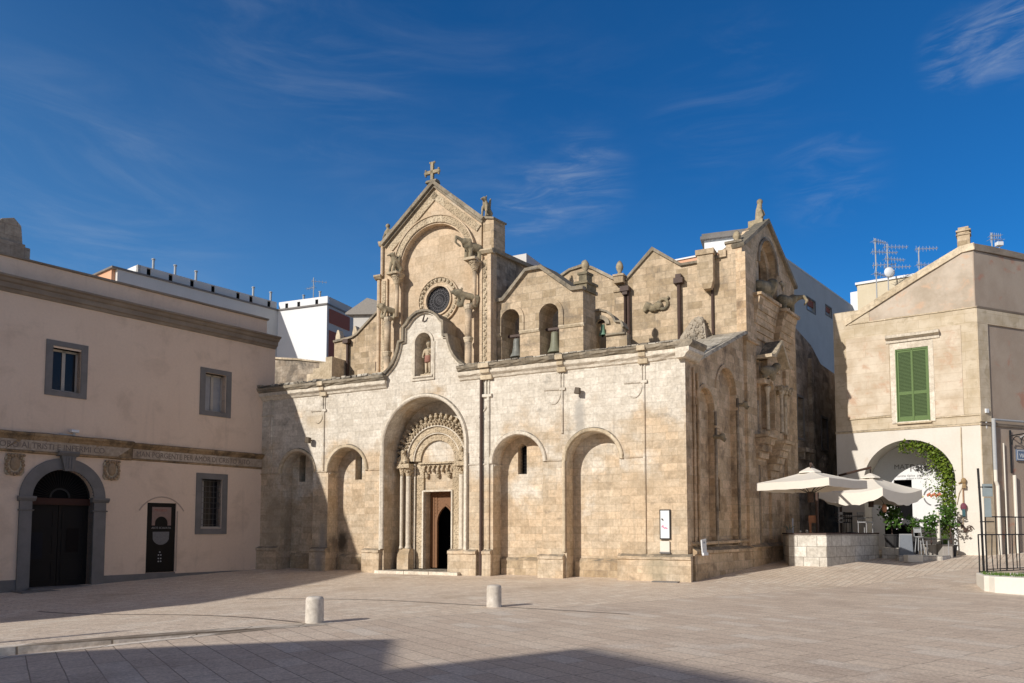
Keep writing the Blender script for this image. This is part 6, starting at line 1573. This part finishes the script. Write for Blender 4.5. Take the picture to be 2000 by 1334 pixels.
for x, y in ((1.3, 1.5), (3.1, 1.2)): MB().lathe(x, y, [(.08, zt - .4), (.08, zt + .78), (.12, zt + .79), (.12, zt + .85)], 10).build('vent_pipe', M_tin, WBd)
def antenna(label, base, h, arms, dish=None, k=1.0):
    A_ = empty('tv_antenna', base); tag(A_, label, 'antenna', 'antennas on the roofs')
    MB().tube([(0, 0, 0), (0, 0, h)], .028 * k, 6).build('mast', M_tin, A_)
    for z, L, rz, nel in arms:
        m = MB(); c_, s_ = math.cos(rz), math.sin(rz)
        m.tube([(-.15 * L * c_, -.15 * L * s_, z), (.85 * L * c_, .85 * L * s_, z)], .014 * k, 5)
        for q in range(nel):
            t = -.1 + .9 * q / max(1, nel - 1); e = .16 + .10 * (1 - q / nel)
            m.tube([(t * L * c_ - e * s_, t * L * s_ + e * c_, z - .0), (t * L * c_ + e * s_, t * L * s_ - e * c_, z)], .009 * k, 4); m.tube([(t * L * c_, t * L * s_, z - e * .7), (t * L * c_, t * L * s_, z + e * .7)], .007 * k, 4)
        m.build('aerial', M_tin, A_)
    if dish:
        m = MB(); zc, r_ = dish; n = 20; rows = []
        for j in range(5):
            t = j / 4; rows.append([m.v(r_ * t * math.cos(2 * math.pi * q / n), -.18 + .10 * (t * t - 1) * -1 * -1, zc + r_ * t * math.sin(2 * math.pi * q / n)) if j else None for q in range(n)])
        c = m.v(0, -.28, zc)
        for q in range(n): m.face([c, rows[1][q], rows[1][(q + 1) % n]])
        for j in range(1, 4):
            for q in range(n): m.face([rows[j][q], rows[j + 1][q], rows[j + 1][(q + 1) % n], rows[j][(q + 1) % n]])
        o = m.build('dish', M_white2, A_, smooth=True); md = o.modifiers.new('t', 'SOLIDIFY'); md.thickness = .02
        MB().tube([(0, -.2, zc - r_ * .8), (0, -.7, zc - .1)], .012, 5).ball((0, -.7, zc - .08), .04).build('feed_arm', M_tin, A_)
b_ = at(612, 588, 60); antenna('thin lone antenna on the white apartment block at the left', b_ - Vector((0, 0, .5)), 2.4, [(2.1, 1.2, .3, 5), (1.6, .9, 2.6, 4)], k=1.3)
# small grey roof between flats and church
g0 = at(690, 640, 47); GR = bld('grey_roofed_house', 'small house with grey sloping roof between the flats and the church tower', Vector((g0.x, g0.y, 0)), R(-24))
MB().box(0, 4, 0, 4, 0, at(690, 612, 47).z).build('wall', M_mauve, GR)
mb = MB(); z0 = at(690, 612, 47).z
mb.prism([(-.4, z0), (1.2, z0 + .75), (4.5, z0 - .4), (4.5, z0 - .6), (-.4, z0 - .1)], -.3, 4.2); mb.build('roof', M_rooft, GR)
# pale sliver of roof behind the tower
g1 = at(1003, 512, 44); SR = bld('far_parapet', 'tiny pale roof parapet showing over the dark flank of the tower', Vector((g1.x - .6, g1.y, 0)), R(-27)); MB().box(-.6, 1.5, 0, 3, 10, at(1010, 503, 44).z).build('wall', M_whitep2, SR)
# orange and white houses behind the nave
o0 = at(1452, 481, 50); od = Vector((-.84, .54, 0)); OR = bld('orange_house', 'orange rendered house with a white roof edge rising behind the church wall', Vector((o0.x, o0.y, 0)), R(-32.8))
MB().box(-7, 1.0, 0, 6, 8, o0.z - .10).build('wall', M_orange, OR); MB().box(-7.1, 1.0, -.1, 6, o0.z - .10, o0.z).build('roof_edge', M_whitep, OR)
w0 = at(1376, 497, 53); zc = at(1376, 470, 53).z; WH = bld('white_roof_room', 'white roof room with dark overhanging cap behind the nave corner', Vector((w0.x, w0.y, 0)), R(-20))
MB().box(0, 3.2, 0, 3, 8, zc).build('wall', M_whitep, WH); MB().box(-.25, 3.5, -.3, 3.2, zc, zc + .22).box(-.15, 3.4, -.2, 3.1, zc + .22, zc + .42).build('roof_cap', M_greystone, WH)
# grey building at the back right
q0 = at(1525, 500, 55); GB = bld('grey_apartment_block', 'tall plain grey apartment block behind the church gable and lane', Vector((q0.x, q0.y, 0)), math.atan2(.762, .647))
rw_ = []
for px, py in ((1586, 580), (1602, 613), (1623, 596), (1634, 620)):
    r_ = (px - 1000) / 1500; t = (q0.x - r_ * q0.y) / (r_ * .762 - .647); P = at(px, py, q0.y + .762 * t); rw_.append((t, P.z))
wz = [[(rw_[0][0], rw_[1][1]), (rw_[1][0], rw_[1][1]), (rw_[1][0], rw_[0][1]), (rw_[0][0], rw_[0][1])], [(rw_[2][0], rw_[3][1]), (rw_[3][0], rw_[3][1]), (rw_[3][0], rw_[2][1]), (rw_[2][0], rw_[2][1])]]
MB().prism([(-1.5, 0), (17, 0), (17, q0.z), (-1.5, q0.z)], 0, .4, wz).build('wall', M_mauve, GB)
MB().box(-1.4, 17, .5, 4, 0, q0.z - .1).build('mass', M_mauve, GB)
MB().box(-1.5, 17.05, -.03, .5, q0.z, q0.z + .12).build('roof_edge', M_whitep2, GB)
for w4 in wz:
    a, b, c, d = w4[0][0], w4[1][0], w4[0][1], w4[2][1]
    w_ = MB().prism([(a - .1, c - .1), (b + .1, c - .1), (b + .1, d + .1), (a - .1, d + .1)], -.03, .03, [[(a, c), (b, c), (b, d), (a, d)]]).build('window', M_greystone, GB)
    MB().box(a, b, .2, .24, c, d).build('pane', M_glassw, w_); MB().box(a, b, .12, .19, (c + d) / 2, d).build('blind', M_brickred, w_)
MB().box(16.75, 17.05, -.5, .1, 6, q0.z + 1.3).build('white_flue', M_whitep, GB)
# beige house behind the corner house with aerials
e0 = at(1674, 557, 47); EH = bld('beige_house', 'beige rear house with pale roof edge behind the corner house', Vector((e0.x, e0.y, 0)), R(-33))
MB().box(0, 9, 0, 5, 6, e0.z).build('wall', plaster('beige_plaster', (.62, .53, .38), (.66, .57, .42)), EH); MB().box(-.1, 9, -.1, 5, e0.z, e0.z + .14).build('roof_edge', M_whitep, EH)
b_ = at(1713, 590, 44); h_ = at(1713, 466, 44).z - b_.z
antenna('tallest cluttered television antenna mast left of the satellite dish', b_, h_, [(h_ - .15, 1.0, .4, 6), (h_ - .8, 1.6, .1, 8), (h_ - 1.6, 1.3, -.2, 7), (h_ - 2.1, 1.1, .5, 5)], k=1.4)
b_ = at(1736, 585, 43.5); h_ = at(1736, 476, 43.5).z - b_.z
antenna('antenna mast carrying a round white satellite dish above the house roof', b_, h_, [(h_ - .2, 1.4, .0, 7), (h_ - .9, 1.3, .2, 7), (h_ - 1.4, 1.5, -.1, 8)], dish=(at(1734, 534, 43.5).z - b_.z, .31), k=1.3)
b_ = at(1796, 545, 42); h_ = at(1796, 483, 42).z - b_.z
antenna('shorter antenna mast with two aerials halfway up the house roof slope', b_, h_, [(h_ - .1, 1.2, -.1, 7), (h_ - 1.0, 1.0, .1, 5)], k=1.3)
b_ = at(1938, 492, 40); h_ = at(1938, 455, 40).z - b_.z
antenna('small antenna on the roof right of the chimney', b_, h_, [(h_ - .15, .6, .0, 6), (h_ - .35, .8, .2, 4)], k=1.2)
b_ = at(1952, 490, 38); SC = empty('roof_floodlight', b_); tag(SC, 'small white floodlight on the roof edge at the far right', 'floodlight'); MB().box(-.16, .16, -.12, .12, .25, .45).build('lamp_body', M_white2, SC, bevel=.02); MB().tube([(0, 0, -.3), (0, 0, .3)], .03, 6).build('bracket', M_tin, SC)

# ---------------------------------------------------------------- bollards
def bollard(x, y, label):
    z = g_at(x, y)
    pr = [(.178, -.1), (.178, .0), (.176, .03), (.172, .44), (.165, .475), (.145, .50), (.10, .512)]
    o = MB().lathe(0, 0, pr, 28).build('stone_bollard', M_boll, None, smooth=True)
    md = o.modifiers.new('e', 'EDGE_SPLIT'); md.split_angle = R(50)
    o.location = (x, y, z); o.rotation_euler = (0, 0, x); tag(o, label, 'bollard', 'stone bollards on the square')
bollard(-3.82, 15.0, 'nearer pale stone bollard at the end of the low kerb on the square')
bollard(-.42, 18.1, 'farther pale stone bollard in front of the church doorway')

# ---------------------------------------------------------------- railing and planter at the right edge
F0, F1 = Vector((13.62, 22.25)), Vector((15.9, 18.4))
bk = Vector((.42, .91)).normalized()
PK = empty('planter_wall', (F0.x, F0.y, 0)); tag(PK, 'low cream painted planter wall with grass at the right edge of the square', 'planter')
mb = MB(); n = 8
foot = [F0 + bk * 2.0, F0 + bk * .25] + [F0 + Vector((.12, .12)) * (1 - q) + (F1 - F0).normalized() * (.06 + .2 * q) for q in (.0, .5, 1)] + [F1, F1 + Vector((4, 2)), F0 + bk * 2.2 + Vector((4, -1.0))]
A = [mb.v(p.x - F0.x, p.y - F0.y, -.3) for p in foot]; B = [mb.v(p.x - F0.x, p.y - F0.y, .42) for p in foot]; Bt = [mb.v((p.x - F0.x) + .02, (p.y - F0.y) + .02, .46) for p in foot]
for i in range(len(foot)):
    j = (i + 1) % len(foot); mb.face([A[i], A[j], B[j], B[i]]); mb.face([B[i], B[j], Bt[j], Bt[i]])
mb.face(Bt); mb.face(list(reversed(A)))
mb.build('wall_body', M_cream, PK)
mb = MB(); sd = (F1 - F0).normalized()
mb.prism([(.25, .20), (4.4, .20), (4.4, .215), (.25, .215)], -.01, .0)
gm = MB()
for k in range(900):
    p = F0 + bk * rnd.uniform(.6, 1.9) + sd * rnd.uniform(.1, 3.4); h = rnd.uniform(.04, .12); q = rnd.uniform(-.03, .03)
    x, y = p.x - F0.x, p.y - F0.y; gm.face([gm.v(x - .01, y, .455), gm.v(x + .01, y, .455), gm.v(x + q, y + q, .455 + h)])
gm.build('grass', M_grass, PK, recalc=False).__setitem__('kind', 'stuff')
def railing(label, a, b, z0, z1, n, post_h, group='iron railings by the planter'):
    a, b = Vector(a), Vector(b); Rl = empty('iron_railing', (a.x, a.y, z0)); tag(Rl, label, 'railing', group)
    d = b - a
    MB().tube([(0, 0, z1 - z0), (d.x, d.y, z1 - z0)], .022, 6).build('top_rail', M_iron, Rl)
    MB().tube([(0, 0, .06), (d.x, d.y, .06)], .018, 6).build('bottom_rail', M_iron, Rl)
    for k in range(n):
        t = k / (n - 1); bo = rnd.uniform(-.03, .03)
        MB().tube([(d.x * t, d.y * t, -.05 if k == 0 else .06), (d.x * t + bo, d.y * t, (z1 - z0) * .5), (d.x * t, d.y * t, z1 - z0)], .024 if k % 4 == 0 else .017, 6).build('baluster', M_iron, Rl)
railing('lower black iron railing with thin balusters on the planter edge', (14.68, 24.25), (18.3, 26.2), .42, 1.64, 12, 0)
railing('taller black iron railing standing behind the lower one', (15.45, 25.1), (19.5, 27.3), .45, 2.22, 9, 0)
SP = empty('sign_post', (14.92, 24.42, .3)); tag(SP, 'tall thin dark post with a small grey plate by the railing', 'post')
MB().tube([(0, 0, 0), (-.02, 0, 2.0), (-.06, 0, 3.45)], .035, 8).build('pole', M_iron, SP); MB().box(.06, .36, -.03, .02, 2.55, 2.95).box(.1, .3, -.03, .02, 1.9, 2.5).build('plate', plain('grey_green_plate', (.25, .30, .32), .6), SP)
mb = MB(); mb.tube([(-.08, 0, 2.85), (.34, -.04, 2.85)], .02, 6); mb.tube([(-.06, 0, 1.75), (.36, -.04, 1.75)], .02, 6); mb.build('clamp', M_iron, SP)

# ---------------------------------------------------------------- small things at the church front
IP = empty('information_panel', church_local(-.74, -.05, 0), CH_ROT); tag(IP, 'narrow white information panel in a dark frame on the church corner', 'panel')
MB().prism([(-.19, 1.46), (.19, 1.46), (.19, 2.50), (-.19, 2.50)], -.05, .0).build('frame', M_iron, IP); MB().box(-.155, .155, -.056, -.051, 1.50, 2.46).build('sheet', M_white2, IP)
mb = MB(); mb.prism([(-.13, 2.16), (-.06, 2.10), (-.04, 2.13), (-.10, 2.20)], -.062, -.057); mb.build('black_mark', M_black, IP)
mb = MB()
for k, (x, z) in enumerate(((-.10, 1.90), (-.07, 1.93), (-.05, 1.88), (-.01, 1.85), (.03, 1.86), (.07, 1.84))): mb.ball((x, -.057, z), (.022, .004, .028), 6, 4)
mb.build('pink_emblem', plain('pink_print', (.62, .16, .30), .6), IP)
WBx = empty('white_box', church_local(-.75, -.1, 1.0), CH_ROT); tag(WBx, 'small cream box fixed to the wall below the information panel', 'box')
MB().box(-.17, .17, -.02, .09, .02, .40).build('box_body', M_cream, WBx, bevel=.015); MB().box(-.19, .19, -.035, .10, -.03, .02).build('shelf', M_greystone, WBx)
c3 = church_local(*SG(.70, .27, 1.0)[:2], .98); PQ = empty('white_notice', c3, R(52)); tag(PQ, 'tilted white notice plate on the shaded side plinth of the church', 'notice')
MB().prism([(-.16, .0), (.18, .02), (.14, .50), (-.24, .46)], -.06, -.02).build('plate', M_white2, PQ); MB().box(-.16, .22, -.10, -.02, -.08, .02).build('ledge', M_white2, PQ); MB().box(-.08, .0, -.066, -.061, .34, .40).build('emblem', M_blue, PQ)
gc = church_local(-.55, -.35); GC = MB().box(-.55, .35, -.22, .10, .0, .03).build('drain_cover', M_greystone, None); GC.location = (gc.x, gc.y, g_at(gc.x, gc.y) + .004); GC.rotation_euler = (0, 0, CH_ROT); tag(GC, 'dark metal drain cover on the ground at the church corner', 'drain cover')
def spout(x, z, label, k=1.0):
    S = empty('wall_floodlight', church_local(x, 0, z), CH_ROT); tag(S, label, 'floodlight', 'lamps fixed to the church front')
    MB().tube([(0, .0, 0), (0, -.18 * k, .02), (-.04, -.25 * k, -.02)], .03 * k, 6).build('arm', M_rust, S); MB().prism([(-.12 * k, -.12 * k), (.12 * k, -.16 * k), (.14 * k, .10 * k), (-.06 * k, .14 * k)], -.34 * k, -.16 * k).build('lamp_body', plain('dark_brown_metal', (.10, .075, .05), .6), S, bevel=.02)
spout(-3.95, 6.93, 'brown lamp jutting from the church wall under the right part of the cornice', .9)
spout(-16.85, 5.78, 'dark round lamp on the shaded church wall above the leftmost arches', 1.0)

# ---------------------------------------------------------------- unseen buildings round the viewer: shadow casters, one added for bounce light
def unseen_block(label, corner, e1, e2, L1, L2, h, mat):
    E_ = empty('townhouse', (corner[0], corner[1], -1)); tag(E_, label, 'building')
    a, b = Vector(e1).normalized(), Vector(e2).normalized(); P = [Vector((0, 0)), a * L1, a * L1 + b * L2, b * L2]
    mb = MB(); A = [mb.v(p.x, p.y, 0) for p in P]; B = [mb.v(p.x, p.y, h + 1) for p in P]
    mb.face(B); mb.face(list(reversed(A)))
    for i in range(4): mb.face([A[i], A[(i + 1) % 4], B[(i + 1) % 4], B[i]])
    mb.build('wall', mat, E_)
    mb = MB(); G_ = [p + (p - (P[0] + P[2]) / 2).normalized() * .18 for p in P]
    A = [mb.v(p.x, p.y, h + 1) for p in G_]; B = [mb.v(p.x, p.y, h + 1.2) for p in G_]
    mb.face(B); mb.face(list(reversed(A)))
    for i in range(4): mb.face([A[i], A[(i + 1) % 4], B[(i + 1) % 4], B[i]])
    mb.build('cornice', M_corn, E_)
unseen_block('unseen long cream townhouse added at the right of the square for warm bounce light', (25, 20), (.05, -1), (1, .05), 44, 10, 13.0, M_housew)  # added out of view so its sunlit wall warms the shaded fronts
dxy = Vector((d_sun.x, d_sun.y)); kk = dxy.length / -d_sun.z
def caster(sh, h): return Vector(sh) - dxy.normalized() * h * kk
h1 = 9.0; c1 = caster((-2.05, 12.69), h1 + .2)
unseen_block('cream townhouse behind the viewer at the left of the square', c1, (.13, -1), (-1, -.14), 7.5, 14, h1, M_housew)
h2 = 15.0; c2 = caster((1.16, 11.72), h2 + .2)
unseen_block('tall tan townhouse farther behind the viewer', c2, (.56, -.83), (-.83, -.56), 22, 16, h2, M_pink)
h3 = 9.0; c3_ = caster((-7.07, 14.19), h3 + .2)
h4 = 18.0; c4 = caster((-9.17, 21.3), h4 + .2)
unseen_block('tall rosy townhouse far behind at the left of the square', c4, (-.987, -.142), (.237, .97), 12, 14, h4, M_pink)
unseen_block('narrow townhouse next to the cream one behind the viewer', c3_, (-.9, -.75), (-.5, -.85), 6, .6, h3, M_housew)
